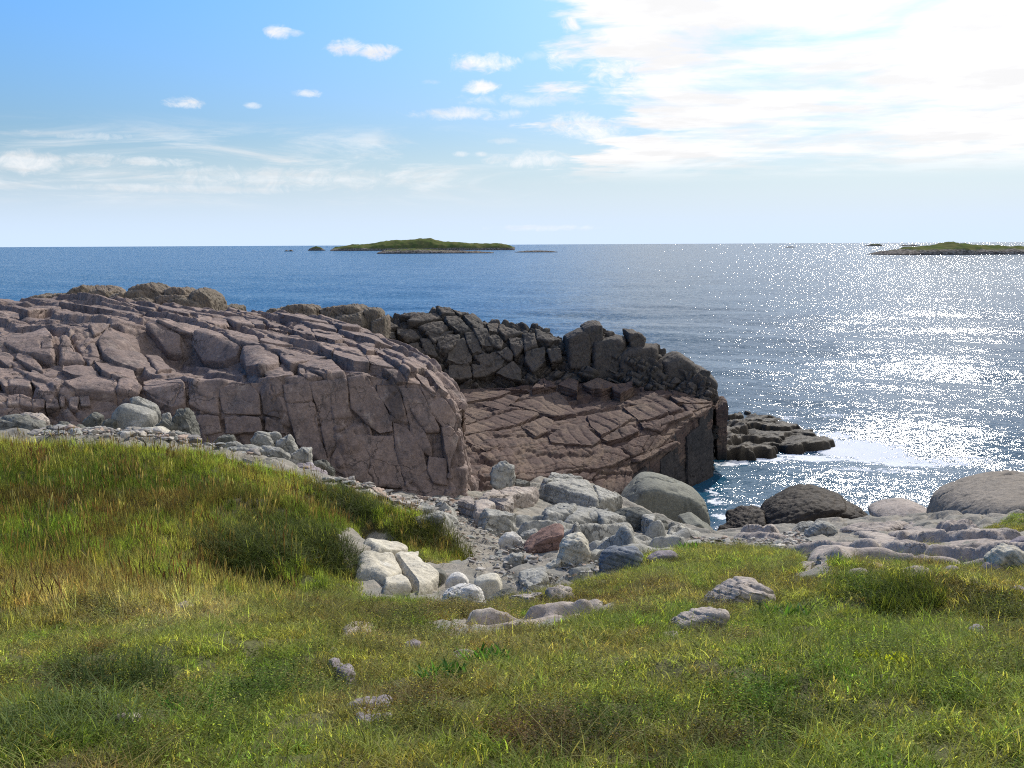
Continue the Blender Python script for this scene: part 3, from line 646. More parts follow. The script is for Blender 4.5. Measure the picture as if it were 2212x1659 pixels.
def pink_headland():
    X = [-300, 0, 110, 220, 320, 410, 510, 600, 690, 780, 860, 930, 975, 1000]
    def rr(ys, ds, last): return [(x, y, d) for x, y, d in zip(X, ys, ds)] + [last]
    rows = [rr([930, 930, 925, 920, 930, 965, 965, 975, 1025, 1075, 1095, 1095, 1090, 1085], [19.3, 19.3, 19.6, 19.8, 20, 20.2, 20.3, 20.4, 20.6, 20.8, 21, 21.1, 21.2, 21.4], (1008, 1045, 24)),
            rr([905, 905, 900, 890, 895, 895, 890, 895, 930, 960, 985, 1000, 1000, 1010], [19.5, 19.5, 19.8, 20.1, 20.3, 20.4, 20.5, 20.6, 20.8, 21.1, 21.3, 21.4, 21.5, 21.8], (1003, 990, 24.2)),
            rr([870, 865, 850, 840, 850, 828, 822, 816, 812, 805, 815, 836, 872, 915], [19.9, 19.9, 20.2, 20.6, 20.7, 20.65, 20.8, 20.9, 21.1, 21.4, 21.6, 21.8, 21.9, 22.1], (985, 900, 24.5)),
            rr([840, 840, 825, 810, 815, 814, 812, 800, 795, 792, 802, 820, 855, 893], [20.6, 20.6, 21, 21.6, 21.8, 22.3, 22.3, 21.9, 21.9, 22, 22.1, 22.3, 22.4, 22.5], (984, 885, 25)),
            rr([800, 800, 785, 770, 785, 793, 803, 790, 786, 786, 795, 816, 853, 890], [21.6, 21.6, 22, 22.6, 23.6, 24.0, 23, 22.3, 22.2, 22.3, 22.4, 22.5, 22.5, 22.6], (984, 882, 25.2)),
            rr([760, 755, 725, 700, 705, 715, 745, 765, 770, 772, 785, 811, 850, 885], [22.5, 22.5, 22.8, 24, 24.6, 24.5, 23.8, 23.0, 22.8, 22.9, 22.9, 22.8, 22.8, 22.8], (984, 880, 25.4)),
            rr([705, 700, 682, 674, 685, 690, 705, 715, 725, 735, 758, 793, 838, 878], [26, 26, 27, 28, 28, 28, 27.5, 27, 26.5, 26, 25.5, 24.8, 24, 23.7], (982, 875, 25.6)),
            rr([650, 648, 643, 645, 655, 662, 668, 674, 684, 703, 735, 779, 828, 872], [32, 32, 33, 33, 33, 32.5, 32, 31.5, 31, 30, 28.5, 27, 25.8, 25.2], (980, 870, 26))]
    W0 = rows_px(rows)
    last = np.array(W0[-1]); b1 = last + np.array([0, 2.2, -2.5]); b2 = last + np.array([0, 3.4, 0]); b2[:, 2] = -1
    W0 = W0 + [list(b1), list(b2)]
    # right flank turns away from the sea side: drop it to the ground
    W0 = [list(r) for r in W0]
    for i, r in enumerate(W0):
        a = np.array(r[-1]); c = a + np.array([.5, .8, 0]); c[2] = min(c[2], 3.0) ; e = c + np.array([.3, .6, 0]); e[2] = 0.5
        r.extend([c, e])
    t = empty('rock_headland', P(700, 1000, 22), 'broad pink granite headland with a sheer grey-pink face, jointed into rounded blocks', 'rock outcrop', 'bedrock headlands on the shore')
    G0 = loft_grid(W0, .16, 3); bv = bvh_of(G0)
    G = loft_grid(W0, .05, 6)
    core_mesh('bedrock', G, M_pink, t, 'granite', [(.82, -.55, -.12), (.5, .8, .1), (.05, .1, 1)], (3.0, 1.1, 1.2), .06, .07, .02, .06, sd=11, second=(1.6, .7, .6), bed=((.73, .68), 1.15, .34))
    L = []
    def A(fn, polys, h, depth, name='block', p=14, shrink=.9):
        for q in polys: L.append((fn(q), h, depth, name, p, shrink))
    A(S1, [[(480, 270), (760, 270), (1050, 300), (1400, 440), (1250, 450), (1040, 420), (800, 385), (580, 370)], [(10, 270), (360, 270), (520, 360), (570, 390), (390, 390), (280, 460), (180, 430), (0, 330)],
           [(1250, 335), (1390, 350), (1530, 400), (1500, 440), (1400, 420)], [(1560, 380), (1700, 380), (1870, 450), (1850, 470), (1600, 440)]], .16, .5)
    A(S1, [[(540, 400), (790, 395), (870, 600), (960, 860), (975, 920), (900, 965), (800, 860), (560, 560)], [(820, 410), (1120, 440), (1080, 540), (1000, 640), (920, 700), (880, 590)],
           [(1230, 490), (1370, 690), (1370, 860), (1000, 880), (960, 760), (1050, 600)], [(0, 580), (440, 590), (510, 660), (540, 870), (530, 940), (250, 880), (0, 760)], [(-420, 600), (-20, 580), (-20, 780), (-200, 900), (-420, 860)],
           [(600, 700), (650, 690), (740, 850), (820, 950), (620, 950), (600, 880)]], .22, .6, p=22)
    A(S1, [[(1000, 900), (1110, 840), (1350, 840), (1430, 930), (1490, 1010), (1330, 1030), (1120, 980)], [(910, 950), (1100, 950), (1290, 1010), (1340, 1100), (1180, 1130), (1010, 1080)], [(620, 990), (900, 990), (1000, 1080), (960, 1110), (740, 1110), (620, 1060)],
           [(640, 1180), (860, 1090), (1120, 1100), (1150, 1170), (1130, 1260), (760, 1250)], [(180, 870), (280, 850), (390, 960), (430, 1050), (330, 1020), (170, 930)], [(0, 1020), (270, 1020), (320, 1110), (300, 1210), (60, 1220), (0, 1150)], [(-300, 1000), (-20, 1010), (-20, 1180), (-300, 1180)],
           [(330, 1040), (470, 1080), (560, 1250), (430, 1260), (320, 1160)], [(0, 830), (140, 890), (150, 980), (100, 1010), (0, 930)], [(1420, 880), (1540, 890), (1680, 1020), (1560, 1050), (1480, 990)], [(1180, 1140), (1300, 1100), (1370, 1200), (1350, 1270), (1170, 1250)]], .26, .5)
    A(S1, [[(1420, 1130), (1560, 1080), (1700, 1065), (1810, 1130), (1820, 1340), (1700, 1400), (1540, 1330), (1430, 1240)]], .22, .5)
    A(S1, [[(90, 1270), (190, 1260), (210, 1350), (90, 1370)], [(330, 1300), (440, 1300), (440, 1380), (330, 1380)], [(450, 1280), (560, 1270), (590, 1370), (460, 1390)], [(690, 1280), (770, 1280), (760, 1400), (690, 1380)], [(590, 1260), (640, 1270), (640, 1370), (600, 1370)], [(790, 1270), (880, 1260), (900, 1360), (800, 1370)], [(200, 1260), (320, 1290), (320, 1380), (210, 1360)]], .2, .3)
    A(S1, [[(1500, 440), (1700, 480), (1960, 570), (1920, 680), (1760, 660), (1560, 560), (1440, 470)], [(1440, 480), (1560, 560), (1760, 680), (1780, 880), (1640, 840), (1450, 600)]], .30, .6)
    A(S2, [[(160, 560), (230, 520), (360, 560), (500, 640), (600, 700), (570, 800), (430, 870), (250, 860), (150, 700)], [(640, 720), (760, 685), (900, 700), (990, 830), (960, 900), (810, 950), (650, 940), (620, 820)]], .28, .6, p=10)
    A(S2, [[(960, 700), (1150, 720), (1420, 770), (1300, 800), (1150, 860), (1090, 900), (1000, 820)], [(350, 500), (560, 520), (700, 560), (770, 670), (600, 690), (480, 620)], [(680, 520), (850, 550), (1010, 640), (1100, 670), (900, 680), (780, 670)], [(160, 400), (420, 400), (480, 480), (330, 500), (170, 450)],
           [(460, 390), (620, 390), (720, 510), (560, 500), (480, 440)], [(630, 395), (790, 400), (830, 520), (740, 510)], [(800, 390), (930, 390), (1070, 500), (1050, 540), (850, 520)], [(330, 280), (440, 270), (540, 330), (580, 390), (430, 370)], [(1120, 480), (1250, 460), (1300, 540), (1300, 610), (1200, 600), (1100, 540)],
           [(1300, 520), (1530, 540), (1600, 620), (1520, 660), (1330, 610)], [(1540, 660), (1720, 660), (1800, 760), (1840, 880), (1700, 870), (1510, 790)], [(1330, 640), (1440, 640), (1510, 710), (1490, 770), (1380, 720)], [(1820, 780), (1960, 760), (2050, 820), (2090, 910), (1960, 900), (1850, 880)], [(1740, 660), (1890, 650), (1900, 750), (1820, 770)],
           [(1900, 690), (2180, 730), (2212, 830), (2150, 920), (2080, 870), (2000, 760), (1910, 740)], [(940, 340), (1180, 360), (1420, 410), (1450, 450), (1200, 440), (1000, 400)], [(1160, 430), (1330, 430), (1550, 500), (1530, 530), (1300, 500)], [(1560, 540), (1800, 550), (1960, 600), (2190, 710), (1900, 660), (1700, 600)], [(1480, 450), (1680, 450), (1760, 480), (1740, 530), (1580, 530)],
           [(560, 310), (700, 320), (790, 370), (650, 380), (590, 360)]], .15, .5, p=20, shrink=.93)
    A(S2, [[(1130, 880), (1320, 810), (1480, 810), (1600, 930), (1610, 980), (1420, 980)], [(1170, 870), (1210, 870), (1400, 980), (1240, 1010), (1170, 950)], [(820, 950), (1020, 850), (1110, 930), (1100, 960), (950, 1000), (890, 1020)]], .14, .4)
    A(S2, [[(100, 1010), (190, 1010), (360, 1050), (380, 1330), (200, 1290), (90, 1230)], [(370, 1060), (700, 1000), (780, 1120), (800, 1330), (420, 1330), (390, 1250)], [(770, 960), (920, 1050), (960, 1250), (990, 1380), (810, 1330), (790, 1150)], [(150, 1340), (380, 1340), (410, 1500), (240, 1530)], [(420, 1345), (780, 1345), (800, 1480), (700, 1500), (440, 1520)], [(840, 1350), (990, 1400), (1060, 1530), (820, 1480)]], .05, .5, 'cliff_block', 50, .985)
    A(R2, [[(460, 780), (680, 760), (760, 1100), (830, 1370), (850, 1480), (600, 1290), (540, 1100)], [(690, 770), (980, 740), (1010, 960), (960, 1180), (840, 1380), (780, 1150)], [(1000, 740), (1150, 700), (1210, 860), (1300, 960), (1360, 1060), (1370, 1180), (1270, 1210), (1020, 980)], [(960, 1190), (1180, 1220), (1370, 1200), (1410, 1470), (1480, 1640), (1200, 1620), (850, 1480), (850, 1390)],
           [(1230, 780), (1390, 770), (1440, 900), (1480, 1110), (1400, 1080), (1310, 960), (1240, 860)], [(1370, 1090), (1480, 1120), (1530, 1290), (1600, 1310), (1660, 1480), (1480, 1620), (1420, 1460), (1380, 1200)], [(1450, 890), (1560, 910), (1590, 1100), (1640, 1190), (1670, 1370), (1540, 1300), (1490, 1100)], [(1410, 800), (1590, 820), (1740, 1130), (1750, 1180), (1640, 1180), (1600, 1000), (1560, 890), (1440, 870)],
           [(1600, 830), (1700, 800), (1800, 930), (1890, 1060), (1900, 1230), (1770, 1140), (1700, 1050)], [(1660, 1370), (1810, 1390), (1820, 1620), (1700, 1590), (1650, 1480)]], .038, .6, 'cliff_block', 60, .99)
    A(R2, [[(1760, 1150), (1830, 1140), (1890, 1220), (1950, 1420), (1960, 1640), (1830, 1560), (1810, 1380)], [(1450, 600), (1540, 580), (1620, 630), (1630, 690), (1540, 730), (1440, 690)], [(1630, 710), (1700, 680), (1770, 710), (1800, 890), (1720, 840)], [(1290, 690), (1540, 700), (1600, 800), (1400, 790)], [(1520, 700), (1640, 760), (1720, 880), (1700, 900), (1600, 800)]], .16, .5, 'block', 16, .92)
    for poly, h, dep, nm, p, sh in L: block_on(bv, poly, h * (.62 if nm == 'block' else .9), dep, 'granite', seed(), M_pink, t, nm, max(p, 40), max(sh, .96), tilt=.15 if nm == 'block' else 0, grow=1.07 if nm == 'block' else 1.0)
    return t
pink_headland()
print('pink', time.time() - T0)

def dark_ridge():
    front = [(740, 860, 42.5), (820, 860, 43.5), (890, 862, 44), (964, 852, 44), (1054, 838, 44.8), (1124, 830, 45), (1184, 806, 45.3), (1235, 800, 45.4), (1322, 795, 45), (1377, 830, 44.5), (1430, 832, 44.3), (1476, 820, 44.4), (1542, 880, 43.4)]
    crest = [(740, 700, 47), (838, 684, 47.5), (889, 671, 47.6), (953, 666, 48), (1005, 672, 48), (1045, 690, 48), (1118, 706, 48), (1157, 700, 47.8), (1215, 738, 47.5), (1300, 705, 47.2), (1393, 742, 46.6), (1465, 768, 46.2), (1540, 815, 45)]
    rows = [[(x, y + 25, d - .2) for x, y, d in front], front,
            [(a[0] * .55 + b[0] * .45, a[1] * .55 + b[1] * .45, a[2] * .75 + b[2] * .25) for a, b in zip(front, crest)],
            [(a[0] * .2 + b[0] * .8, a[1] * .2 + b[1] * .8, a[2] * .4 + b[2] * .6) for a, b in zip(front, crest)], crest]
    W0 = rows_px(rows); last = np.array(W0[-1]); b1 = last + np.array([0, 1.6, -1.2]); b2 = last + np.array([0, 3.0, 0]); b2[:, 2] = -1
    W0 += [list(b1), list(b2)]
    W0 = [list(r) for r in W0]
    for r in W0:
        a = np.array(r[-1]); c = a + np.array([.4, .6, 0]); c[2] = -1; r.append(c)
    t = empty('rock_ridge', P(1050, 830, 45), 'dark grey blocky ridge rising behind the brown slab, split into steep tilted blocks', 'rock outcrop', 'bedrock headlands on the shore')
    bv = bvh_of(loft_grid(W0, .2, 2)); G = loft_grid(W0, .06, 4)
    core_mesh('bedrock', G, M_dark, t, 'dark', [(.75, -.3, -.5), (.3, .9, .1), (.45, .2, .85)], (.9, .8, .7), .16, .24, .16, .14, sd=23, second=(.4, .4, .35))
    L = []
    A3 = [[(790, 75), (950, 80), (1060, 130), (1060, 190), (960, 210), (880, 150), (780, 110)], [(750, 140), (870, 140), (920, 200), (800, 200)], [(570, 200), (740, 170), (790, 230), (600, 290), (470, 290)], [(830, 230), (960, 220), (1010, 290), (1080, 350), (960, 370), (860, 300)],
          [(580, 330), (780, 260), (850, 320), (780, 390), (640, 370)], [(650, 380), (800, 390), (900, 350), (760, 450), (720, 480)], [(750, 450), (860, 390), (960, 390), (970, 440), (860, 490), (860, 560), (780, 540)], [(860, 500), (1000, 430), (1090, 600), (1080, 660), (960, 690), (840, 640)],
          [(1020, 390), (1100, 370), (1160, 480), (1180, 560), (1090, 590), (1040, 480)], [(1000, 220), (1100, 190), (1190, 270), (1200, 360), (1100, 330)], [(1100, 340), (1220, 340), (1250, 450), (1290, 510), (1180, 520), (1140, 430)], [(1160, 180), (1280, 190), (1310, 280), (1220, 290)],
          [(1290, 190), (1450, 160), (1530, 270), (1330, 290)], [(1370, 310), (1580, 290), (1590, 370), (1420, 420), (1360, 370)], [(1230, 300), (1330, 290), (1350, 380), (1250, 380)], [(1250, 430), (1320, 410), (1390, 460), (1370, 540), (1290, 500)], [(1120, 600), (1320, 550), (1400, 620), (1380, 700), (1230, 790), (1170, 680)],
          [(1330, 560), (1450, 510), (1490, 580), (1470, 650), (1400, 620)], [(1450, 430), (1590, 410), (1600, 510), (1520, 600), (1480, 520)], [(1330, 760), (1500, 640), (1560, 720), (1570, 830), (1440, 810)], [(1600, 400), (1700, 390), (1720, 500), (1620, 550)], [(1640, 540), (1800, 520), (1820, 640), (1700, 760), (1620, 640)],
          [(1720, 340), (1830, 330), (1950, 430), (1850, 470), (1730, 450)], [(1840, 540), (1960, 530), (1970, 620), (1880, 660)], [(1580, 240), (1720, 230), (1740, 310), (1600, 340)], [(280, 150), (480, 100), (540, 130), (460, 190), (330, 230)], [(390, 230), (530, 170), (560, 210), (500, 240)], [(360, 330), (520, 350), (580, 420), (460, 450), (370, 400)],
          [(590, 430), (680, 430), (760, 600), (650, 590)], [(450, 500), (560, 470), (640, 560), (620, 640), (520, 570)], [(230, 390), (330, 370), (350, 440), (280, 430)], [(140, 300), (270, 270), (370, 320), (220, 380)], [(1080, 680), (1170, 690), (1220, 790), (1100, 800)], [(860, 680), (1060, 690), (1080, 800), (860, 820)]]
    A4 = [[(230, 290), (400, 200), (480, 230), (490, 330), (400, 430), (250, 390)], [(400, 190), (510, 140), (600, 160), (620, 240), (500, 290), (430, 230)], [(490, 310), (700, 260), (830, 300), (840, 380), (740, 440), (700, 530), (560, 480), (480, 400)], [(820, 220), (930, 230), (1030, 310), (1030, 350), (900, 350), (830, 280)],
          [(760, 420), (870, 360), (1140, 370), (1140, 540), (1000, 530), (900, 600), (740, 580)], [(910, 560), (1000, 520), (1180, 580), (1210, 680), (1030, 740), (920, 680)], [(1160, 520), (1350, 440), (1460, 510), (1550, 600), (1480, 640), (1390, 700), (1220, 690)], [(1480, 640), (1560, 590), (1640, 630), (1620, 680), (1500, 700)],
          [(1500, 720), (1650, 650), (1710, 720), (1690, 800), (1600, 820), (1480, 790)], [(1540, 840), (1700, 790), (1730, 860), (1690, 940), (1600, 900)]]
    for q in A3: block_on(bv, S3(q), .26, .7, 'dark', seed(), M_dark, t, 'block', 44, .94, grow=1.12, tilt=.14)
    for q in A4:
        pts = standing_pts(S4(q), 44.6 + .9 * (1 - (sum(p[1] for p in q) / len(q) - 200) / 600.0), 1.9, .8, .8, drop=.8)
        Xv, F = hull_mesh(pts, 'dark', 45, 14, seed()); _child(mesh_obj('boulder', Xv, F, M_dark), t)
    return t
dark_ridge()

def brown_slab():
    tops = [[(940, 1110, 30.5), (1040, 1085, 32.5), (1150, 1075, 34), (1250, 1055, 35.5), (1310, 1030, 36.6), (1362, 1008, 37.5)],
            [(950, 1040, 33.3), (1050, 1025, 34.5), (1150, 1015, 35.7), (1250, 1000, 36.8), (1350, 985, 38), (1425, 962, 39.2)],
            [(960, 970, 36.5), (1050, 955, 37.5), (1150, 945, 38.5), (1270, 935, 39.3), (1390, 922, 40), (1480, 915, 41)],
            [(965, 910, 40), (1060, 895, 41), (1160, 890, 41.5), (1290, 888, 41.8), (1420, 880, 42.2), (1536, 873, 43)],
            [(960, 850, 44.3), (1060, 838, 45), (1170, 825, 45.5), (1290, 830, 45), (1400, 832, 44.8), (1541, 864, 44)]]
    W0 = [list(r) for r in rows_px(tops)]
    f0 = [p + np.array([0, -1.0, -.5]) for p in W0[0]]; f1 = [p + np.array([.1, -1.6, 0]) for p in W0[0]]
    for p in f1: p[2] = -1
    b1 = [p + np.array([0, 1.5, -.3]) for p in W0[-1]]; b2 = [p + np.array([0, 3, 0]) for p in W0[-1]]
    for p in b2: p[2] = -1
    W0 = [f1, f0] + W0 + [b1, b2]
    for i, r in enumerate(W0):
        a = np.array(r[-1]); e = a + np.array([.12, -.12, 0]); e[2] = min(a[2], -.9) if True else 0; m_ = a * .5 + e * .5; r.extend([a + np.array([.02, -.02, -.06]), m_, e])
    t = empty('rock_slab', P(1250, 960, 39), 'flat brown cracked rock slab sloping to the cove, with a dark wall at the water', 'rock outcrop', 'bedrock headlands on the shore')
    bv = bvh_of(loft_grid(W0, .2, 1)); G = loft_grid(W0, .06, 1)
    core_mesh('bedrock', G, M_slab, t, 'slab', [(.9, .45, .05), (-.5, .85, .1), (0, 0, 1)], (4.5, 2.0, 5.0), .09, .06, .03, .06, sd=31, second=(2.6, .55, 3.0), warp=.13, bed=((-.35, .94), 1.9, .17))
    A4 = [([(400, 840), (560, 775), (690, 770), (740, 850), (600, 890), (500, 880)], .55), ([(690, 850), (890, 800), (910, 860), (780, 930), (720, 900)], .5), ([(820, 950), (950, 860), (1080, 860), (1260, 940), (1400, 1040), (1280, 1060), (1100, 960), (900, 975)], .10), ([(1080, 740), (1150, 730), (1450, 790), (1670, 950), (1480, 960), (1330, 960), (1220, 860)], .12), ([(1390, 970), (1660, 975), (1460, 1050)], .10),
          ([(800, 1000), (1090, 965), (1250, 1070), (1050, 1130), (950, 1130), (850, 1040)], .14), ([(450, 1080), (780, 1040), (900, 1100), (760, 1200), (590, 1290), (480, 1180)], .12), ([(70, 1290), (250, 1190), (420, 1200), (590, 1330), (500, 1400), (330, 1370), (100, 1360)], .18), ([(590, 1310), (760, 1220), (880, 1180), (960, 1240), (800, 1310), (650, 1340)], .14),
          ([(790, 1400), (900, 1310), (1120, 1260), (1300, 1330), (900, 1480)], .14), ([(400, 1560), (560, 1420), (740, 1420), (860, 1490), (700, 1580), (500, 1620)], .14), ([(560, 730), (800, 740), (960, 780), (880, 800), (640, 770)], .1)]
    A3 = [([(1180, 1060), (1420, 970), (1560, 1000), (1460, 1080), (1380, 1130)], .16), ([(940, 1130), (1090, 1090), (1210, 1110), (1280, 1180), (960, 1280)], .12), ([(960, 1290), (1500, 1120), (1700, 1120), (1740, 1160), (1540, 1260), (1000, 1360)], .08), ([(1460, 1070), (1920, 960), (2000, 1010), (2110, 1170), (1900, 1190), (1640, 1100)], .2), ([(1580, 1270), (1800, 1180), (1890, 1220), (1870, 1320), (1710, 1370)], .10),
          ([(970, 1390), (1180, 1350), (1370, 1450), (1230, 1520), (1100, 1430)], .08), ([(1080, 900), (1300, 820), (1520, 850), (1650, 950), (1440, 950), (1200, 930)], .35), ([(860, 960), (960, 940), (1400, 920), (1480, 960), (1350, 1020), (950, 1080), (900, 1040)], .3), ([(1620, 840), (1780, 860), (1800, 950), (1680, 960)], .5), ([(1790, 850), (1880, 830), (1920, 940), (1810, 950)], .5), ([(1850, 790), (1980, 770), (2040, 860), (2130, 900), (2120, 1000), (1930, 930)], .6)]
    A4 += [([(1150, 1130), (1300, 1075), (1470, 1045), (1480, 1075), (1300, 1140), (1170, 1180)], .16), ([(960, 1150), (1150, 1130), (1260, 1150), (1180, 1240), (1000, 1200)], .12), ([(1300, 1330), (1180, 1400), (900, 1490), (940, 1530), (1250, 1420), (1330, 1360)], .22), ([(1420, 1070), (1660, 990), (1690, 1010), (1560, 1090), (1450, 1110)], .14)]
    for q, h in A4: block_on(bv, S4(q), h * .75, .5, 'slab', seed(), M_slab, t, 'slab_block', 44, .97)
    for q, h in A3: block_on(bv, S3(q), h * .7, .5, 'slab', seed(), M_slab, t, 'slab_block', 40, .97)
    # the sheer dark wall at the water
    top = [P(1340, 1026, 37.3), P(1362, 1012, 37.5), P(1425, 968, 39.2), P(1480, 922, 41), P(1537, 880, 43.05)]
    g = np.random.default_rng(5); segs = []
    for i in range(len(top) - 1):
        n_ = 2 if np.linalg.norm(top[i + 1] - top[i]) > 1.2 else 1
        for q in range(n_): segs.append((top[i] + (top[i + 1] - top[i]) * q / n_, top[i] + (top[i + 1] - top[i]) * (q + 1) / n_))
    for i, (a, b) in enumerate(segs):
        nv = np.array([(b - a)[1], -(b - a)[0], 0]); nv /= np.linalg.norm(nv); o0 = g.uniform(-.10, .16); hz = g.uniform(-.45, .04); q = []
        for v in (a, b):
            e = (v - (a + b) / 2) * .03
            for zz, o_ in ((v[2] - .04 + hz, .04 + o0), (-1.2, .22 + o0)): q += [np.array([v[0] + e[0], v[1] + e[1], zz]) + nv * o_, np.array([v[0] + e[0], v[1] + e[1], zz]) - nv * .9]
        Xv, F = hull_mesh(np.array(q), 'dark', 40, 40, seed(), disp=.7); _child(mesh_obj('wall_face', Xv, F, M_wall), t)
    # corner pillar beyond the wall
    Xv, F = hull_mesh(standing_pts(S4([(1690, 980), (1780, 895), (1805, 900), (1808, 1100), (1770, 1270), (1700, 1300)]), 43.6, 1.6, .9, .9, .8), 'slab', 43, 22, seed()); _child(mesh_obj('pillar', Xv, F, M_slab), t)
    return t
brown_slab()
print('dark slab', time.time() - T0)

def far_rocks(name, label, fn, polys, d, thick, mat, cat='rock outcrop', drop=3.0, style='rough', group='bedrock headlands on the shore', dstep=0.0, pw=14):
    allp = [p for q in polys for p in fn(q)]
    cx = sum(p[0] for p in allp) / len(allp); cy = max(p[1] for p in allp)
    t = empty(name, P(cx, cy, d), label, cat, group)
    for i, q in enumerate(polys):
        yc = sum(p[1] for p in q) / len(q); y0 = min(min(p[1] for p in z) for z in polys); 
        dd = d - dstep * (yc - y0) / 100.0
        Xv, F = hull_mesh(standing_pts(fn(q), dd, thick, .78, .8, drop), style, d, pw, seed()); _child(mesh_obj('block', Xv, F, mat), t)
    return t
far_rocks('rock_outcrop', 'olive-brown knobbly rocks breaking the skyline above the left end of the pink headland', S1,
          [[(740, 220), (780, 160), (880, 145), (890, 240), (760, 260)], [(880, 250), (900, 150), (1050, 145), (1140, 210), (1150, 270), (1090, 290)], [(1130, 260), (1250, 210), (1290, 270), (1160, 310)], [(1260, 190), (1350, 130), (1570, 135), (1680, 210), (1680, 270), (1560, 270), (1480, 200)], [(1270, 220), (1460, 190), (1520, 270), (1300, 280)],
           [(1660, 190), (1750, 160), (1850, 170), (1880, 220), (1720, 230)], [(1880, 210), (1960, 165), (2050, 200), (2150, 290), (2160, 340), (2060, 320), (1920, 260)], [(360, 265), (420, 240), (520, 245), (520, 275)], [(540, 240), (640, 215), (730, 230), (720, 275), (560, 275)], [(1300, 280), (1520, 270), (1600, 330), (1480, 350), (1250, 340)], [(1650, 290), (1900, 250), (2050, 330), (1980, 370), (1750, 350)], [(1560, 260), (1700, 220), (1900, 240), (1800, 330), (1600, 320)]], 36.5, 1.8, M_olive, dstep=.5)
far_rocks('rock_outcrop', 'low olive-grey rocks at the water behind the middle of the pink headland', S2,
          [[(870, 310), (950, 265), (1000, 290), (1000, 340)], [(1000, 280), (1200, 260), (1270, 230), (1360, 270), (1330, 350), (1100, 350)], [(1370, 290), (1580, 240), (1640, 260), (1560, 310), (1400, 330)], [(1580, 270), (1780, 255), (1800, 280), (1650, 300)], [(1480, 380), (1800, 280), (1860, 400), (1740, 460), (1560, 420)], [(1820, 290), (1950, 285), (1975, 320), (1860, 400)], [(1200, 370), (1350, 340), (1560, 390), (1450, 420)], [(1870, 410), (2040, 350), (2050, 410), (1900, 440)], [(430, 260), (500, 245), (580, 265), (560, 285)]], 43, 1.8, M_olive, dstep=.6)
print('far rocks', time.time() - T0)

_ska = np.array([PZ(a, b, 0)[:2] for a, b in [(1535, 992), (1545, 950), (1575, 905), (1620, 893), (1680, 908), (1730, 925), (1780, 938), (1800, 950), (1790, 962), (1745, 972), (1690, 968), (1645, 990)]])
def _skerry():
    ax = _ska[:, 0].min(), _ska[:, 0].max()
    env = lambda x, y: 1.0 - .75 * np.clip((x - ax[0]) / (ax[1] - ax[0]), 0, 1)
    o = bedrock_patch('low dark jagged reef running out into the water beside the slab, washed by white surf', _ska, M_skerry, None, lambda x, y: 0 * x, sink=.55, lift=.60, step=(2.1, .42), step2=(.8, .24), az=(.80, -.60), az2=(.35, -.94), k=.12, blocks=((1.6, .8), (.7, .4)), crack=.07, res=.05, blur=6, sd=600, env=env, cat='skerry', name='skerry', edge=.9)
# ------------------------------------------------------------------ islands out at sea
def island(label, name, prof, depth, wl_py, group):
    """profile: outline of the top in the picture; the waterline row gives its distance"""
    d = PZ(prof[len(prof) // 2][0], wl_py, 0.0)[1]
    xs = np.linspace(prof[0][0], prof[-1][0], 160); top = np.interp(xs, [p[0] for p in prof], [p[1] for p in prof])
    Z = np.array([max(P(x, y, d + depth * .4)[2], .0) for x, y in zip(xs, top)]); X = np.array([P(x, wl_py, d)[0] for x in xs])
    nv = 40; v = np.linspace(-1, 1, nv)
    sh = np.clip(1 - np.abs(v) ** 2.2, 0, 1) ** .6
    A, B = np.meshgrid(X, d + depth * .4 + v * depth * .62); H = sh[:, None] * Z[None, :]
    pts = np.stack([A.ravel(), B.ravel(), H.ravel()], 1)
    sc = max(Z.max(), 1)
    pts[:, 2] += sc * (.16 * fbm(pts / (sc * 1.4), 4, 77) + .10 * fbm(pts / (sc * .45), 3, 78)) * sstep(H.ravel(), 0, sc * .3) - sc * .12 * (1 - sstep(H.ravel(), 0, sc * .2))
    o = mesh_obj(name, pts, grid_faces(nv, 160), M_island); tag(o, label, 'island', group); return o
def island_mat():
    m, t = new_mat('island_turf_and_rock')
    g = t.node('ShaderNodeNewGeometry'); pos = g.outputs['Position']; z = t.sep(pos)[2]
    n = t.noise(pos, .09, 7, .65, .3); n2 = t.noise(pos, .5, 5, .7)
    turf = t.mix(t.ss(n, .4, .6), (.085, .112, .038), (.13, .13, .055)); turf = t.mix(t.m('MULTIPLY', t.ss(n2, .5, .7), .4), turf, (.06, .07, .03))
    rock = t.mix(t.ss(n2, .4, .65), (.08, .07, .062), (.30, .27, .235))
    up = t.sep(g.outputs['Normal'])[2]
    f = t.ss(t.m('ADD', z, t.m('MULTIPLY', t.m('SUBTRACT', n, .5), 7)), 3.2, 5.0)
    col = t.mix(f, rock, turf); col = t.mix(t.ss(z, .9, .3), col, (.05, .045, .04))
    p = t.node('ShaderNodeBsdfPrincipled', {'Base Color': col, 'Roughness': 1.0}); p.inputs['Specular IOR Level'].default_value = 0.0; o = t.node('ShaderNodeOutputMaterial'); t.l.new(p.outputs[0], o.inputs[0]); return m
M_island = island_mat()
island('long low grassy island with a rocky shore near the middle of the horizon', 'island', [(713, 538), (722, 533), (760, 530), (800, 526), (840, 521), (880, 519), (905, 516), (930, 517), (952, 522), (990, 524), (1040, 525), (1085, 526), (1100, 530), (1112, 535)], 60, 541, 'islands on the horizon')
island('bare rocky shelf lying in front of the long grassy island', 'islet', [(815, 545), (830, 541), (870, 537), (920, 538), (960, 541), (1000, 542), (1030, 543), (1066, 545)], 30, 547.5, 'skerries on the horizon')
island('small dark islet just left of the long grassy island', 'islet', [(664, 541), (672, 535), (682, 532), (692, 534), (701, 540)], 12, 541.5, 'skerries on the horizon')
island('pair of dark rocks in white surf farther left of the long island', 'islet', [(612, 543), (618, 540), (622, 542), (628, 539), (634, 543)], 6, 543, 'skerries on the horizon')
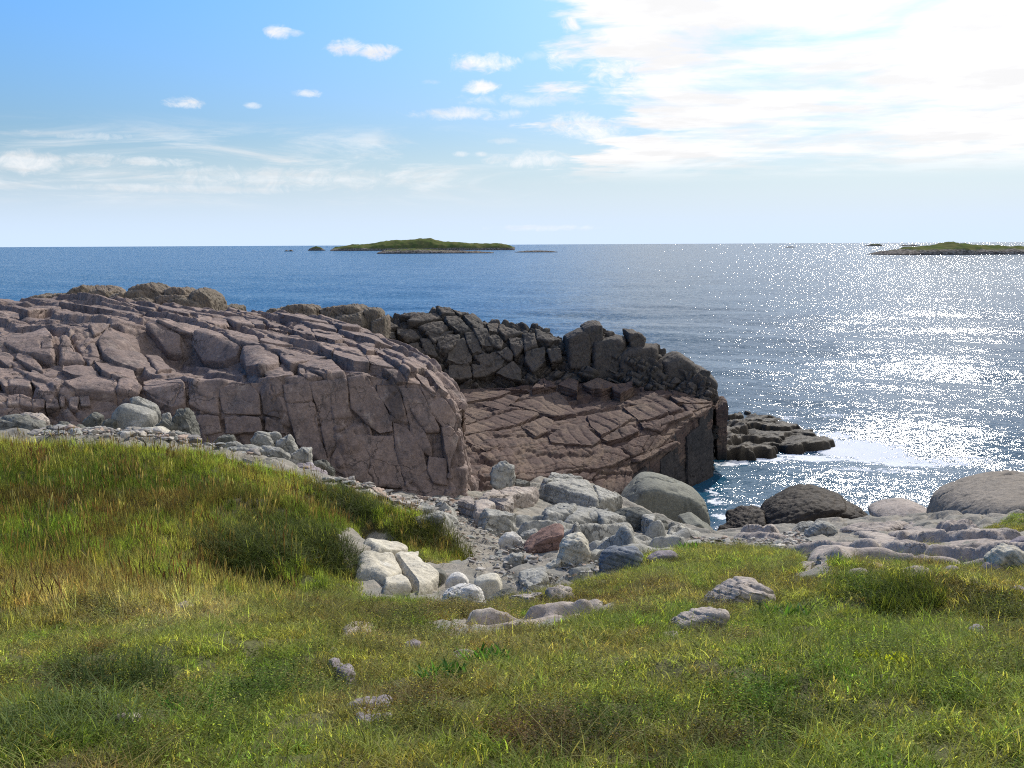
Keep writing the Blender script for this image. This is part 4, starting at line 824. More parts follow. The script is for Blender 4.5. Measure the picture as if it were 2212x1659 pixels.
island('thin dark reef trailing right from the long grassy island', 'islet', [(1112, 544.5), (1140, 541.5), (1165, 541), (1190, 542), (1210, 545)], 14, 545, 'skerries on the horizon')
island('grassy island with rocky end at the right edge of the picture', 'island', [(1910, 549), (1940, 543), (1978, 540), (1990, 533), (2020, 531), (2050, 529), (2078, 523), (2100, 526), (2140, 531), (2180, 532), (2212, 533), (2300, 538), (2380, 546)], 60, 550, 'islands on the horizon')
island('flat dark islet left of the right-hand island near the horizon', 'islet', [(1868, 531.5), (1885, 527), (1900, 527), (1913, 531.5)], 20, 531.5, 'skerries on the horizon')
island('two-humped islet on the horizon right behind the tip of the right-hand island', 'islet', [(1946, 531.5), (1955, 528.5), (1965, 530), (1975, 528), (1992, 531.5)], 20, 531.5, 'skerries on the horizon')
island('tiny rock on the glittering water left of the flat islet', 'islet', [(1696, 534.5), (1703, 532.5), (1712, 532.5), (1720, 534.5)], 10, 534.5, 'skerries on the horizon')
print('islands', time.time() - T0)
G2X = 'stones bedded in the turf'
# ------------------------------------------------------------------ loose rocks and ledges near the shore
SINK = 0.05
def stone(name, label, fn, poly, mat, style='grey', cat='boulder', thick=None, d=None, p=16, front=.80, back=.82, drop=None, group=None, dz=0.0, lean=0.0, disp=1.0):
    q = fn(poly); ybot = max(a[1] for a in q); xb = [a[0] for a in q if a[1] > ybot - 12]; xm = sum(xb) / len(xb)
    if d is None:
        a = land(xm, ybot - 2, BT); d = a[1] if a is not None else 20.0
        d = d + dz
    w = (max(a[0] for a in q) - min(a[0] for a in q)) * d / FPX; h = (ybot - min(a[1] for a in q)) * d / FPX
    th = thick or max(.55 * w, .9 * h, .15)
    pts = standing_pts(q, d - .15 * th, th, front, back, drop if drop is not None else .25 * h + .05, lean)
    Xv, F = hull_mesh(pts, style, d, p, seed(), disp=disp)
    base = np.array([Xv[:, 0].mean(), Xv[:, 1].mean(), Xv[:, 2].min()])
    o = mesh_obj(name, Xv - base, F, mat); o.location = base - np.array([0, 0, .035 if cat == 'stone' else .02])
    return tag(o, label, cat, group)
def plate(label, fn, poly, mat, style='smooth', h=.10, depth=.35, p=20, name='boulder', cat='boulder', group=None, shrink=.88):
    o = block_on(BT, fn(poly), h, depth, style, seed(), mat, None, name, p, shrink); me = o.data
    co = np.zeros(len(me.vertices) * 3, np.float32); me.vertices.foreach_get('co', co); co = co.reshape(-1, 3); b = np.array([co[:, 0].mean(), co[:, 1].mean(), co[:, 2].min()])
    me.vertices.foreach_set('co', (co - b).astype(np.float32).ravel()); o.location = b; return tag(o, label, cat, group)
def ledge(label, mat, style, blocks, group, h=.18, depth=.5, name='rock_ledge', p=24, shrink=.86):
    """bedrock showing through the ground: one thing, its blocks are parts"""
    allp = [a for b in blocks for a in b]; cx = sum(a[0] for a in allp) / len(allp); cy = max(a[1] for a in allp)
    t = empty(name, land(cx, cy - 5, BT), label, 'bedrock ledge', group)
    for b in blocks: block_on(BT, b, h * .8, depth + .9, style, seed(), mat if not isinstance(mat, dict) else mat['m'], t, 'block', p, shrink)
    return t
def bedrock_patch(label, area, mat, group, base, sink=.55, lift=.5, step=(1.9, .46), step2=(.62, .16), az=(.93, -.36), az2=(.8, -.6), k=.16, blocks=((1.5, .9), (.7, .4)), crack=.07, res=.04, blur=10, sd=400, env=None, cat='bedrock ledge', name='bedrock_ledges', edge=.5):
    """stepped, jointed bedrock standing out of the ground inside an outline on the plan"""
    a0, a1 = area.min(0) - 1, area.max(0) + 1
    A, B = np.meshgrid(np.arange(a0[0], a1[0], res), np.arange(a0[1], a1[1], res)); x, y = A.ravel(), B.ravel(); X = np.stack([x, y, 0 * x], 1)
    ins = inside(x + edge * fbm(X * .8, 3, sd + 1), y + edge * fbm(X * .8, 3, sd + 2), area).astype(float).reshape(A.shape)
    for _ in range(blur):
        ins[1:-1, 1:-1] = (ins[:-2, 1:-1] + ins[2:, 1:-1] + ins[1:-1, :-2] + ins[1:-1, 2:] + ins[1:-1, 1:-1]) / 5
    ins = ins.ravel(); w1, w2 = fbm(X * .55, 4, sd + 10), fbm(X * 1.5, 4, sd + 11)
    def saw(t, k):
        f = t - np.floor(t); return np.where(f < k, sstep(f, 0, k), 1 - (f - k) / (1 - k))
    cell = lambda t, q: _h(np.floor(t).astype(np.int64), np.zeros(len(t), np.int64), np.zeros(len(t), np.int64), q)
    t1 = (y * az[0] + x * az[1]) / step[0] + .9 * w1 + .10 * w2; t2 = (y * az2[0] + x * az2[1]) / step2[0] + 1.1 * w1 + .35 * w2
    hgt = step[1] * saw(t1, k) * (.5 + cell(t1, 3)) + step2[1] * saw(t2, k + .06) * cell(t2, 4)
    d, h1, h2, _ = joints(X, [(.9, .4, 0), (-.4, .9, 0), (0, 0, 1)], (*blocks[0], 50), sd + 20, .9, .25)
    hgt += 1.4 * crack * (h1 - .5) - crack * np.exp(-(d / .03) ** 2) - .6 * crack * (1 - sstep(d, 0, .12)) + .05 * w2 + .03 * fbm(X * 5, 4, sd + 12)
    d2, g1, _, _ = joints(X + 3, [(.6, -.8, 0), (.8, .6, 0), (0, 0, 1)], (*blocks[1], 50), sd + 21, .9, .3)
    hgt += (.7 * crack * (g1 - .5) - .45 * crack * np.exp(-(d2 / .02) ** 2)) * sstep(w1, -.2, .2)
    z = base(x, y) - sink + ins * (lift + hgt * (1 if env is None else env(x, y)))
    keep = ins.reshape(A.shape) > -1
    o = mesh_obj(name, np.stack([x, y, z], 1), grid_faces(*A.shape), mat)
    return tag(o, label, cat, group)
G1 = 'grey-green ledges above the cove'
bedrock_patch('broad stepped grey-green bedrock falling to the cove between gully and brown slab', to_plan([(930, 1075), (1010, 1035), (1060, 1000), (1200, 985), (1300, 1010), (1400, 1075), (1490, 1138), (1510, 1168), (1440, 1178), (1340, 1200), (1240, 1185), (1150, 1165), (1080, 1145), (990, 1140), (900, 1110)]), M_grey, G1, terrain, lift=.42)
bedrock_patch('broad low pale bedrock at the head of the right-hand turf, above the water', to_plan([(1560, 1165), (1640, 1140), (1760, 1122), (1900, 1108), (2060, 1135), (2120, 1160), (2212, 1170), (2500, 1170), (2500, 1226), (2212, 1222), (2010, 1216), (1900, 1220), (1820, 1222), (1745, 1224), (1735, 1208), (1680, 1190)]), M_pale, 'pale bedrock ledges on the right', terrain, sink=.5, lift=.46, step=(1.5, .20), step2=(.6, .06), az=(.75, .66), az2=(.5, .86), k=.16, blocks=((2.2, 1.1), (1.0, .6)), crack=.035, sd=500, edge=.3)
ledge('light grey-green hump with a smooth cracked back, directly below the brown slab', M_grey, 'grey', [S5(b) for b in [[(650, 180), (850, 165), (990, 220), (860, 260), (700, 320), (540, 330), (600, 260)], [(840, 170), (980, 200), (990, 240), (870, 250)], [(990, 220), (1140, 270), (1220, 360), (1220, 430), (1060, 400), (960, 280)], [(790, 340), (930, 270), (1060, 390), (880, 400), (770, 380)], [(1110, 300), (1250, 340), (1330, 440), (1220, 440)], [(700, 300), (860, 255), (930, 270), (780, 340), (700, 330)]]], G1, .42, .8)
stone('boulder', 'bumpy two-tone knob of rock at the left end of the grey-green hump', S5, [(330, 200), (430, 150), (520, 190), (525, 260), (420, 300), (330, 290)], M_grey, 'rough')
ledge('rough grey ledge at the foot of the pink cliff, left of the grey-green hump', M_mossy, 'grey', [S5(b) for b in [[(160, 370), (250, 340), (330, 420), (250, 430)], [(450, 340), (650, 330), (720, 420), (500, 440)], [(260, 320), (420, 310), (460, 400), (330, 420)], [(520, 400), (640, 420), (600, 450), (520, 440)]]], G1, .38, .6)
ledge('broad striped ledge with a pinkish top left corner, in the middle of the grey rocks', M_grey, 'grey', [S5(b) for b in [[(520, 580), (700, 430), (900, 410), (1100, 430), (1180, 540), (1180, 600), (800, 660), (530, 720)], [(1120, 430), (1260, 480), (1410, 540), (1300, 580), (1190, 590)], [(250, 700), (470, 640), (530, 720), (490, 760), (270, 740)], [(740, 690), (900, 650), (1000, 640), (960, 720), (760, 730)], [(730, 400), (960, 385), (1040, 400), (900, 420), (740, 430)], [(870, 450), (980, 430), (1040, 470), (910, 510)]]], G1, .42, .7)
ledge('pinkish-topped ledge with orange-brown faces beside the gully', M_pale, 'grey', [S5(b) for b in [[(210, 540), (340, 460), (720, 460), (660, 520), (420, 540), (260, 560)], [(40, 590), (160, 560), (200, 640), (120, 690)], [(270, 560), (500, 540), (510, 620), (420, 640), (350, 600)], [(180, 590), (270, 570), (340, 620), (260, 690), (200, 680)]]], G1, .36, .6)
ledge('long low pale-edged ledge running right from the leaning red stone', M_grey, 'grey', [S5(b) for b in [[(950, 680), (1000, 640), (1170, 680), (1280, 690), (1480, 720), (1640, 800), (1560, 840), (1200, 850), (950, 760)], [(1440, 650), (1540, 690), (1520, 720), (1450, 720)], [(1540, 640), (1650, 700), (1650, 770), (1570, 740)], [(1160, 690), (1300, 690), (1400, 740), (1250, 760)], [(1120, 620), (1270, 600), (1300, 660), (1160, 660)]]], G1, .36, .6)
stone('boulder', 'low mossy grey hump just below the big smooth boulder', S5, [(1300, 590), (1420, 550), (1560, 540), (1660, 580), (1770, 670), (1700, 720), (1500, 720), (1320, 680)], M_mossy, 'grey')
stone('boulder', 'big smooth green-grey boulder with vertical cracks at the edge of the cove', S5, [(1370, 490), (1470, 400), (1530, 290), (1620, 280), (1800, 320), (1990, 380), (2080, 480), (2110, 590), (2100, 660), (1960, 680), (1780, 670), (1640, 590), (1450, 540)], M_boul, 'boul', thick=2.6, d=28.5, p=15, front=.88, drop=.6, back=.75)
stone('boulder', 'small smooth grey boulder at the foot of the big green-grey one', S5, [(1900, 640), (1990, 615), (2110, 690), (2170, 750), (2000, 750), (1920, 720)], M_boul, 'smooth', d=26.2, thick=1.2)
stone('boulder', 'rounded grey stone in the rubble at the water, right of the white-edged stone', S5, [(1910, 770), (2000, 735), (2110, 780), (2130, 800), (1940, 800)], M_grey, 'grey')
stone('boulder', 'flat grey stone in the rubble beside the right-hand turf', S5, [(1930, 815), (2040, 800), (2120, 830), (1960, 845)], M_grey, 'grey')
stone('boulder', 'pale white-edged stone in the rubble below the big smooth boulder', S5, [(1790, 740), (1880, 680), (1950, 720), (1930, 760), (1840, 775)], M_cream, 'grey')
stone('boulder', 'white angular stone at the head of the gully, left of the leaning red stone', S5, [(380, 800), (440, 740), (530, 740), (600, 810), (580, 850), (500, 890), (400, 860)], M_white, 'grey', p=16)
stone('boulder', 'long red-brown stone leaning up to the right over a dark shadow', S5, [(600, 860), (720, 760), (870, 695), (935, 705), (910, 780), (790, 880), (690, 940), (610, 900)], M_red, 'slab', p=20, front=.9, thick=.55, dz=.15)
stone('boulder', 'small blue-grey stone in the shadow under the leaning red stone', S5, [(590, 940), (660, 920), (695, 980), (640, 1010), (590, 1000)], M_blue, 'smooth')
stone('boulder', 'grey two-tone stone left of the shadow of the leaning red stone', S5, [(430, 960), (500, 890), (600, 910), (580, 990), (500, 1025), (440, 1015)], M_grey, 'grey')
stone('boulder', 'cream ridged rock right of the leaning red stone', S5, [(880, 880), (930, 780), (1080, 750), (1140, 810), (1150, 880), (1080, 980), (930, 1050), (870, 1000)], M_cream, 'grey', p=12)
stone('boulder', 'low cream wedge at the foot of the cream ridged rock', S5, [(740, 1050), (850, 950), (910, 950), (870, 1040), (820, 1085)], M_cream, 'grey')
stone('boulder', 'blue-grey rock at the upper edge of the right-hand turf', S5, [(1190, 950), (1240, 880), (1360, 850), (1540, 860), (1575, 930), (1490, 1010), (1330, 1035), (1200, 1060)], M_blue, 'grey')
stone('boulder', 'purplish rounded rock half sunk in the turf right of the blue-grey rock', S5, [(1600, 940), (1700, 885), (1830, 880), (1870, 930), (1800, 985), (1620, 995)], M_purple, 'smooth')
stone('boulder', 'long grey stone lying along the turf edge below the blue-grey rock', S5, [(920, 1095), (1050, 1020), (1180, 990), (1200, 1050), (1080, 1100), (940, 1110)], M_grey, 'grey', p=14)
stone('boulder', 'long pale bar of bedrock between gully and cream wedge', S5, [(560, 750), (700, 700), (740, 760), (640, 810)], M_grey, 'grey')
_skerry()
bedrock_patch('long pale grey ledge along the lower edge of the right-hand turf, bordering the gully', to_plan([(1130, 1288), (1200, 1262), (1290, 1240), (1400, 1201), (1490, 1177), (1455, 1168), (1335, 1200), (1230, 1230), (1150, 1270)]), M_grey, G1, terrain, sink=.5, lift=.44, step=(.9, .16), step2=(.4, .06), blocks=((.9, .5), (.5, .3)), crack=.045, sd=700, edge=.15, res=.03)
bedrock_patch('flat pale rock showing through the turf below the gully', to_plan([(930, 1372), (1000, 1335), (1110, 1335), (1290, 1292), (1330, 1308), (1240, 1338), (1120, 1362)]), M_pale, G2X, terrain, sink=.4, lift=.415, step=(.6, .07), step2=(.25, .03), blocks=((.5, .3), (.3, .2)), crack=.025, sd=800, edge=.35, res=.025, blur=6)
# cream slabs and boulders at the bottom of the gully
plate('cream slab with an orange-stained top, uppermost beside the eroded bank', R4, [(330, 650), (400, 610), (560, 620), (620, 720), (620, 755), (420, 740)], M_cream, 'smooth')
plate('narrow cream block at the right side of the orange-stained slab', R4, [(600, 650), (650, 650), (710, 760), (700, 795), (640, 770)], M_cream, 'smooth')
plate('large cream slab left of the dark crack at the gully floor', R4, [(290, 770), (400, 755), (520, 760), (600, 900), (500, 960), (330, 990), (285, 900)], M_cream, 'smooth')
plate('smooth cream slab sloping right, on the right side of the dark crack', R4, [(540, 765), (680, 760), (720, 830), (850, 910), (845, 975), (720, 990), (610, 910)], M_cream, 'smooth')
plate('low pale slab in front of the split cream slabs', R4, [(470, 955), (600, 920), (660, 990), (480, 1000)], M_cream, 'smooth')
stone('boulder', 'clean white rounded boulder among the gully stones', R4, [(905, 900), (960, 840), (1030, 840), (1085, 900), (1060, 955), (930, 980)], M_white, 'smooth', p=9)
stone('boulder', 'round greenish-grey boulder beside the white one', R4, [(1090, 890), (1200, 850), (1280, 860), (1318, 920), (1300, 970), (1200, 1015), (1140, 970)], M_cream, 'smooth', p=9)
stone('boulder', 'white and grey striped boulder in front of the white one', R4, [(880, 1005), (990, 940), (1110, 930), (1170, 980), (1200, 1055), (1050, 1075), (900, 1035)], M_white, 'grey', p=12)
stone('boulder', 'dark flat stone at the right of the striped boulder', R4, [(1200, 1030), (1320, 970), (1390, 960), (1400, 1005), (1250, 1050)], M_mossy, 'grey')
plate('grey flat stone behind the dark flat stone', R4, [(1420, 930), (1500, 890), (1610, 870), (1640, 905), (1530, 960), (1430, 970)], M_grey, 'grey')
plate('grey stone pressed against the turf edge above the two half-buried ones', R4, [(1450, 985), (1560, 920), (1610, 930), (1600, 980), (1480, 1010)], M_grey, 'grey')
plate('half-buried grey stone in the gravel, left of the pair', R4, [(1360, 1085), (1440, 1030), (1560, 1020), (1620, 1065), (1500, 1100)], M_pale, 'grey')
plate('half-buried grey stone in the gravel, right of the pair', R4, [(1620, 1045), (1700, 1000), (1800, 990), (1810, 1035), (1650, 1080)], M_pale, 'grey')
stone('boulder', 'small dark stone behind the cream slab and white boulder', R4, [(750, 840), (800, 815), (900, 830), (920, 870), (820, 890)], M_mossy, 'rough')
for lab, q, mt in [('cream stone on the shoulder of the grass bank below the cliff, leftmost of three', [(280, 275), (380, 260), (440, 300), (400, 325), (300, 305)], M_cream), ('rounded cream stone on the shoulder of the bank, middle of three', [(440, 285), (520, 290), (590, 345), (590, 375), (480, 335)], M_cream), ('flat cream stone on the shoulder of the bank, rightmost of three', [(500, 375), (600, 375), (655, 415), (560, 410)], M_cream),
                   ('small bright white block beside the end of the grass bank', [(722, 505), (790, 508), (790, 540), (724, 538)], M_white), ('rounded grey stone among orange scree below the cliff', [(680, 435), (740, 390), (830, 380), (835, 430), (720, 455)], M_grey), ('flat pale stone at the top of the gully below the orange scree', [(690, 460), (900, 420), (920, 455), (880, 520), (760, 505)], M_grey), ('dark brown knob on the scree below the cliff corner', [(820, 390), (860, 350), (930, 360), (960, 400), (880, 425)], M_wetbrown)]:
    stone('boulder', lab, R4, q, mt, 'grey')
# stones bedded in the turf
G2 = 'stones bedded in the turf'
for lab, fn, q, mt, st in [('saddle-shaped pale pink stone in the turf below the gully', R4, [(190, 1280), (240, 1240), (310, 1272), (400, 1262), (392, 1305), (200, 1325)], M_pale, 'smooth'), ('flat purple stone flush with the turf, right of the saddle-shaped one', R4, [(610, 1400), (680, 1368), (745, 1392), (720, 1415)], M_purple, 'smooth'),
                           ('flat white-pink stone beside the leafy green plants', R4, [(950, 1455), (1010, 1420), (1100, 1440), (1080, 1475), (980, 1475)], M_pale, 'smooth'), ('dark speckled slanting stone in the turf left of the leafy plants', R4, [(95, 1530), (150, 1510), (205, 1560), (245, 1645), (150, 1615)], M_purple, 'rough'),
                           ('flat-topped purple-grey slab near the bottom of the lawn', R6, [(1680, 1378), (1750, 1355), (1890, 1355), (1912, 1400), (1890, 1442), (1740, 1445)], M_purple, 'slab'), ('small white-pink stone alone in the tall dry grass', R6, [(850, 890), (900, 870), (940, 880), (930, 903), (860, 900)], M_pale, 'smooth'),
                           ('small pale stone under the dead grass at the left', R6, [(550, 1440), (600, 1418), (680, 1432), (650, 1460), (570, 1465)], M_pale, 'rough'), ('small faint stone left of the flat purple one', R4, [(80, 1420), (120, 1395), (160, 1410), (140, 1435)], M_purple, 'smooth')]:
    plate(lab, fn, q, mt, 'slab' if 'flat' in lab else st, .02 if 'slant' not in lab and 'saddle' not in lab else .045, .25, 34 if 'flat' in lab else 20, 'stone', 'stone', G2, .88)
for lab, q, mt in [('larger pink dome of rock in the turf, left of its smaller twin', [(650, 490), (720, 410), (850, 395), (940, 460), (920, 500)], M_pale), ('smaller pink dome right behind the left dome', [(820, 385), (910, 345), (1020, 360), (1060, 400), (950, 430)], M_pale), ('smooth long pink dome alone in the right-hand turf', [(1135, 495), (1190, 420), (1320, 385), (1450, 400), (1500, 465), (1300, 490)], M_pale),
                   ('tilted pink stone beside the round grass tussock', [(840, 690), (930, 580), (1000, 560), (1080, 600), (1040, 650), (920, 725)], M_pale), ('pointed grey-purple stone in the lower right turf', [(1730, 955), (1780, 890), (1860, 860), (1910, 920), (1950, 1005), (1880, 1015)], M_purple), ('lumpy pink stone overgrown with heath at the right', [(1720, 570), (1800, 510), (1880, 515), (1960, 545), (1940, 580), (1780, 600)], M_pale), ('low grey stone below the lumpy pink one', [(1720, 640), (1850, 610), (1930, 580), (2020, 630), (1880, 660), (1740, 670)], M_purple),
                   ('small pale stone at the far right of the turf', [(2030, 915), (2080, 895), (2130, 940), (2100, 955)], M_pale), ('rounded stone at the right edge under the heath', [(2110, 600), (2180, 545), (2260, 560), (2300, 660), (2180, 660)], M_purple), ('flat pink stone between the long dome and the bedrock', [(1500, 465), (1560, 400), (1640, 380), (1680, 430), (1580, 470)], M_pale), ('purplish lumpy stone in the heath right of the flat pink one', [(1820, 440), (1900, 350), (2000, 345), (2075, 400), (1980, 460), (1880, 480)], M_purple)]:
    stone('stone', lab, S7, q, mt, 'smooth', 'stone', group=G2, p=10, drop=.2, front=.66, back=.7)
for lab, q in [('long low pinkish hump of rock in the turf, upper of two', [(1505, 1312), (1550, 1275), (1600, 1250), (1655, 1250), (1680, 1272), (1600, 1300)]), ('long low grey-pink rock in the turf, lower of two', [(1432, 1358), (1470, 1325), (1540, 1300), (1572, 1312), (1520, 1345)]), ('small flat pink stone below the two long humps', [(1425, 1375), (1440, 1363), (1466, 1362), (1465, 1376)])]:
    stone('stone', lab, lambda z: z, q, M_pale, 'grey', 'stone', group=G2, p=16, drop=.2, front=.8, back=.75, dz=-.1)
# right-hand shore
G3 = 'pale bedrock ledges on the right'
ledge('wide smooth pinkish whaleback of bedrock at the upper edge of the right-hand turf', M_pale, 'smooth', [S7(b) for b in [[(180, 290), (400, 170), (700, 130), (900, 200), (1140, 220), (900, 260), (560, 310), (300, 330)], [(750, 140), (900, 130), (1150, 200), (1140, 225), (960, 220)], [(450, 260), (560, 240), (650, 280), (520, 310)]]], G3, .09, .4)
ledge('curved grey-striped ledge sweeping down into the right-hand turf', M_pale, 'grey', [S7(b) for b in [[(390, 455), (480, 395), (600, 345), (560, 430)], [(600, 345), (720, 285), (780, 300), (640, 380)], [(920, 270), (1100, 280), (1310, 290), (1260, 320), (960, 320)], [(240, 460), (380, 380), (470, 390), (400, 440)], [(340, 380), (470, 310), (600, 340), (520, 370)]]], G3, .09, .4)
ledge('smooth ledge with dark cracks behind the long pink dome', M_pale, 'smooth', [S7(b) for b in [[(1300, 320), (1440, 220), (1600, 200), (1780, 290), (1760, 340), (1500, 340)], [(1650, 200), (1850, 200), (1960, 260), (1900, 300), (1800, 300)], [(1030, 140), (1180, 70), (1300, 60), (1500, 120), (1600, 160), (1430, 190), (1250, 200)], [(1400, 210), (1560, 170), (1640, 200), (1480, 230)], [(1560, 130), (1750, 150), (1830, 190), (1680, 195)]]], G3, .09, .4)
ledge('greenish-topped ledge in front of the pale rounded rock at the water', M_pale, 'grey', [S7(b) for b in [[(640, 90), (830, 10), (1150, 5), (1230, 40), (1120, 100), (960, 120), (760, 120)], [(1120, 90), (1230, 40), (1420, 90), (1300, 110)]]], G3, .09, .4)
stone('boulder', 'pale flat rock with a dark notch in front of the big right-hand boulder', S7, [(1750, 165), (1850, 110), (2050, 100), (2140, 110), (2060, 190), (1900, 195)], M_pale, 'smooth')
stone('boulder', 'white-spotted pale rock at the right edge above the heath', S7, [(1900, 335), (2030, 240), (2120, 225), (2230, 290), (2250, 430), (2100, 420), (1960, 380)], M_cream, 'rough')
stone('boulder', 'dark grey rock cut by the right edge, above the white-spotted one', S7, [(2090, 220), (2212, 150), (2330, 180), (2330, 260), (2160, 260)], M_purple, 'smooth')
stone('boulder', 'grey-green rounded rock left of its lichened twin, in front of the dark rock', S7, [(210, 110), (300, 40), (420, 28), (470, 70), (330, 120)], M_grey, 'smooth')
stone('boulder', 'lichen-spotted rounded rock in front of the dark rock at the water', S7, [(320, 120), (400, 60), (480, 25), (560, 40), (620, 90), (480, 140)], M_grey, 'rough')
stone('boulder', 'pinkish hummock of rock at the left of the lichened pair', S7, [(-20, 160), (70, 115), (160, 140), (200, 190), (60, 225)], M_pale, 'grey')
stone('boulder', 'grey rubble stone left of the whaleback', S7, [(40, 220), (120, 185), (180, 210), (160, 250), (60, 255)], M_grey, 'rough')
stone('boulder', 'dark brown wave-worn rock like a reclining hump at the edge of the water', S6, [(380, 950), (460, 790), (580, 710), (740, 650), (860, 650), (960, 700), (1060, 760), (1150, 765), (1170, 810), (1060, 880), (900, 900), (640, 950)], M_wetbrown, 'dark', thick=2.6, d=26.6, p=12, front=.85, drop=.8)
stone('boulder', 'low brown slab sloping into the water left of the dark hump', S6, [(150, 950), (300, 840), (440, 800), (420, 890), (340, 960)], M_wetbrown, 'rough', d=27.0, thick=1.6, drop=.6)
stone('boulder', 'low wet weedy rock awash left of the dark hump', S6, [(200, 830), (300, 780), (430, 760), (440, 800), (320, 830)], M_wetbrown, 'rough', d=31, thick=1.5, drop=.6)
stone('boulder', 'pale brown rounded rock between the dark hump and the big right-hand boulder', S6, [(1180, 800), (1300, 740), (1440, 715), (1560, 740), (1700, 830), (1690, 890), (1500, 910), (1330, 850)], M_pale, 'smooth', thick=2.0, d=24, p=10, drop=.6)
stone('boulder', 'thin pale spur between the rounded rock and the big right-hand boulder', S6, [(1640, 770), (1760, 740), (1800, 800), (1720, 860), (1660, 820)], M_pale, 'smooth', d=23, thick=1, drop=.6)
stone('boulder', 'big smooth brown boulder with a pale back, cut by the right edge', S6, [(1700, 935), (1735, 800), (1780, 745), (1900, 680), (2060, 640), (2212, 605), (2480, 590), (2640, 720), (2600, 880), (2212, 930), (1860, 955)], M_bigb, 'boul', thick=3.0, d=19.0, p=14, front=.86, drop=.5)
print('stones', time.time() - T0)

# rubble behind the crest of the left meadow
G4 = 'rubble along the foot of the pink cliff'
def rub(lab, q, mt, d, st='grey', p=34): stone('boulder', lab, S8, q, mt, st, group=G4, d=d, p=p, drop=.5)
rub('long mossy grey rock at the left edge, lying on the crest of the meadow', [(-80, 215), (0, 195), (120, 180), (260, 220), (300, 290), (200, 315), (-80, 310)], M_mossy, 16.4)
rub('pale flat rock lying behind the long mossy one', [(100, 175), (170, 160), (250, 170), (310, 210), (180, 210)], M_pale, 17.2)
rub('small dark rock at the right tip of the long mossy one', [(290, 250), (315, 235), (345, 250), (340, 300), (300, 300)], M_mossy, 16.3)
rub('dark round mossy rock right of the long mossy one', [(345, 280), (390, 210), (470, 250), (485, 305), (380, 320)], M_mossy, 16.2, 'rough')
rub('dark blocky mossy rock, second right of the long mossy one', [(460, 250), (500, 230), (545, 255), (540, 300), (480, 315)], M_mossy, 16.2, 'rough')
rub('small grey rock on the grass crest below the shaded rock', [(545, 295), (580, 255), (625, 290), (590, 318)], M_mossy, 16.0)
rub('shaded dark rock in front of the pink blocks, left of the large rounded boulder', [(540, 205), (600, 150), (655, 180), (640, 265), (560, 250)], M_mossy, 17.3)
rub('shaded dark rock tucked against the left side of the large rounded boulder', [(640, 250), (690, 200), (745, 210), (750, 280), (675, 285)], M_mossy, 17.0)
rub('large rounded grey-green boulder leaning on the pink cliff', [(720, 150), (800, 75), (900, 120), (980, 160), (1000, 250), (970, 285), (800, 290), (740, 260)], M_grey, 17.2, 'smooth', 10)
rub('slanting grey slab resting on the back of the large rounded boulder', [(850, 65), (900, 62), (1000, 110), (1030, 170), (960, 145), (860, 105)], M_grey, 17.6)
rub('tall rough yellowish-grey rock against the cliff, right of the large boulder', [(1100, 200), (1140, 145), (1210, 140), (1250, 210), (1275, 305), (1180, 300), (1090, 260)], M_mossy, 17.2, 'rough')
rub('dark layered rock between the large boulder and the tall rough one', [(1005, 235), (1060, 198), (1125, 230), (1095, 280), (1025, 270)], M_mossy, 17.0, 'rough')
rub('small grey block above the dark layered rock', [(1045, 162), (1090, 155), (1105, 195), (1050, 200)], M_grey, 17.4)
rub('flat cream slab on the meadow crest in front of the large boulder', [(650, 345), (760, 290), (1000, 268), (1090, 285), (1000, 335), (850, 360)], M_cream, 16.2)
rub('small grey cobble lying on the flat cream slab', [(778, 282), (830, 274), (855, 300), (790, 310)], M_grey, 16.0)
rub('grey striped rock right of the flat cream slab', [(880, 365), (1060, 298), (1155, 340), (1150, 378), (1000, 388)], M_grey, 16.0)
rub('rounded mossy rock against the cliff foot, left of the square-cut pair', [(1370, 345), (1420, 298), (1510, 298), (1530, 340), (1400, 355)], M_mossy, 17.6)
rub('square-cut grey rock against the cliff, left one of the pair', [(1615, 330), (1650, 275), (1720, 280), (1780, 345), (1720, 378), (1640, 370)], M_grey, 17.6, 'grey', 18)
rub('light grey capstone at the right shoulder of the square-cut rock', [(1720, 285), (1785, 278), (1810, 305), (1770, 330)], M_grey, 17.8, 'grey', 18)
rub('angular grey rock with a lit slanting top, right one of the pair', [(1780, 330), (1870, 295), (1905, 350), (1925, 405), (1860, 412), (1800, 370)], M_grey, 17.6, 'grey', 18)
rub('wedge-shaped grey rock with a bright top nearest the tall pink face', [(1865, 425), (1940, 378), (2012, 388), (2005, 478), (1920, 470)], M_grey, 17.4, 'grey', 18)
rub('flat grey-brown rock at the lower end of the rubble beside the bank', [(1890, 495), (1990, 490), (2110, 560), (2000, 572)], M_purple, 16.9)
rub('thin-layered grey rock at the foot of the tall pink face', [(1995, 490), (2100, 465), (2165, 515), (2120, 550)], M_mossy, 18.0, 'rough')
rub('thin flat stone in front of the rounded mossy rock', [(1200, 380), (1330, 348), (1390, 372), (1240, 400)], M_grey, 16.9)
rub('long flat grey stone below the rounded mossy rock', [(1390, 365), (1520, 338), (1560, 365), (1400, 382)], M_grey, 17.0)
rub('wide cracked grey slab in the middle of the rubble', [(1360, 400), (1550, 368), (1690, 390), (1650, 448), (1450, 440)], M_grey, 16.6)
rub('grey slab right of the wide cracked one', [(1670, 385), (1800, 375), (1880, 435), (1800, 485), (1680, 470)], M_grey, 16.7)
rub('small grey slab on the meadow crest under the striped rock', [(1040, 405), (1150, 373), (1230, 405), (1110, 432)], M_grey, 15.9)
print('rubble', time.time() - T0)
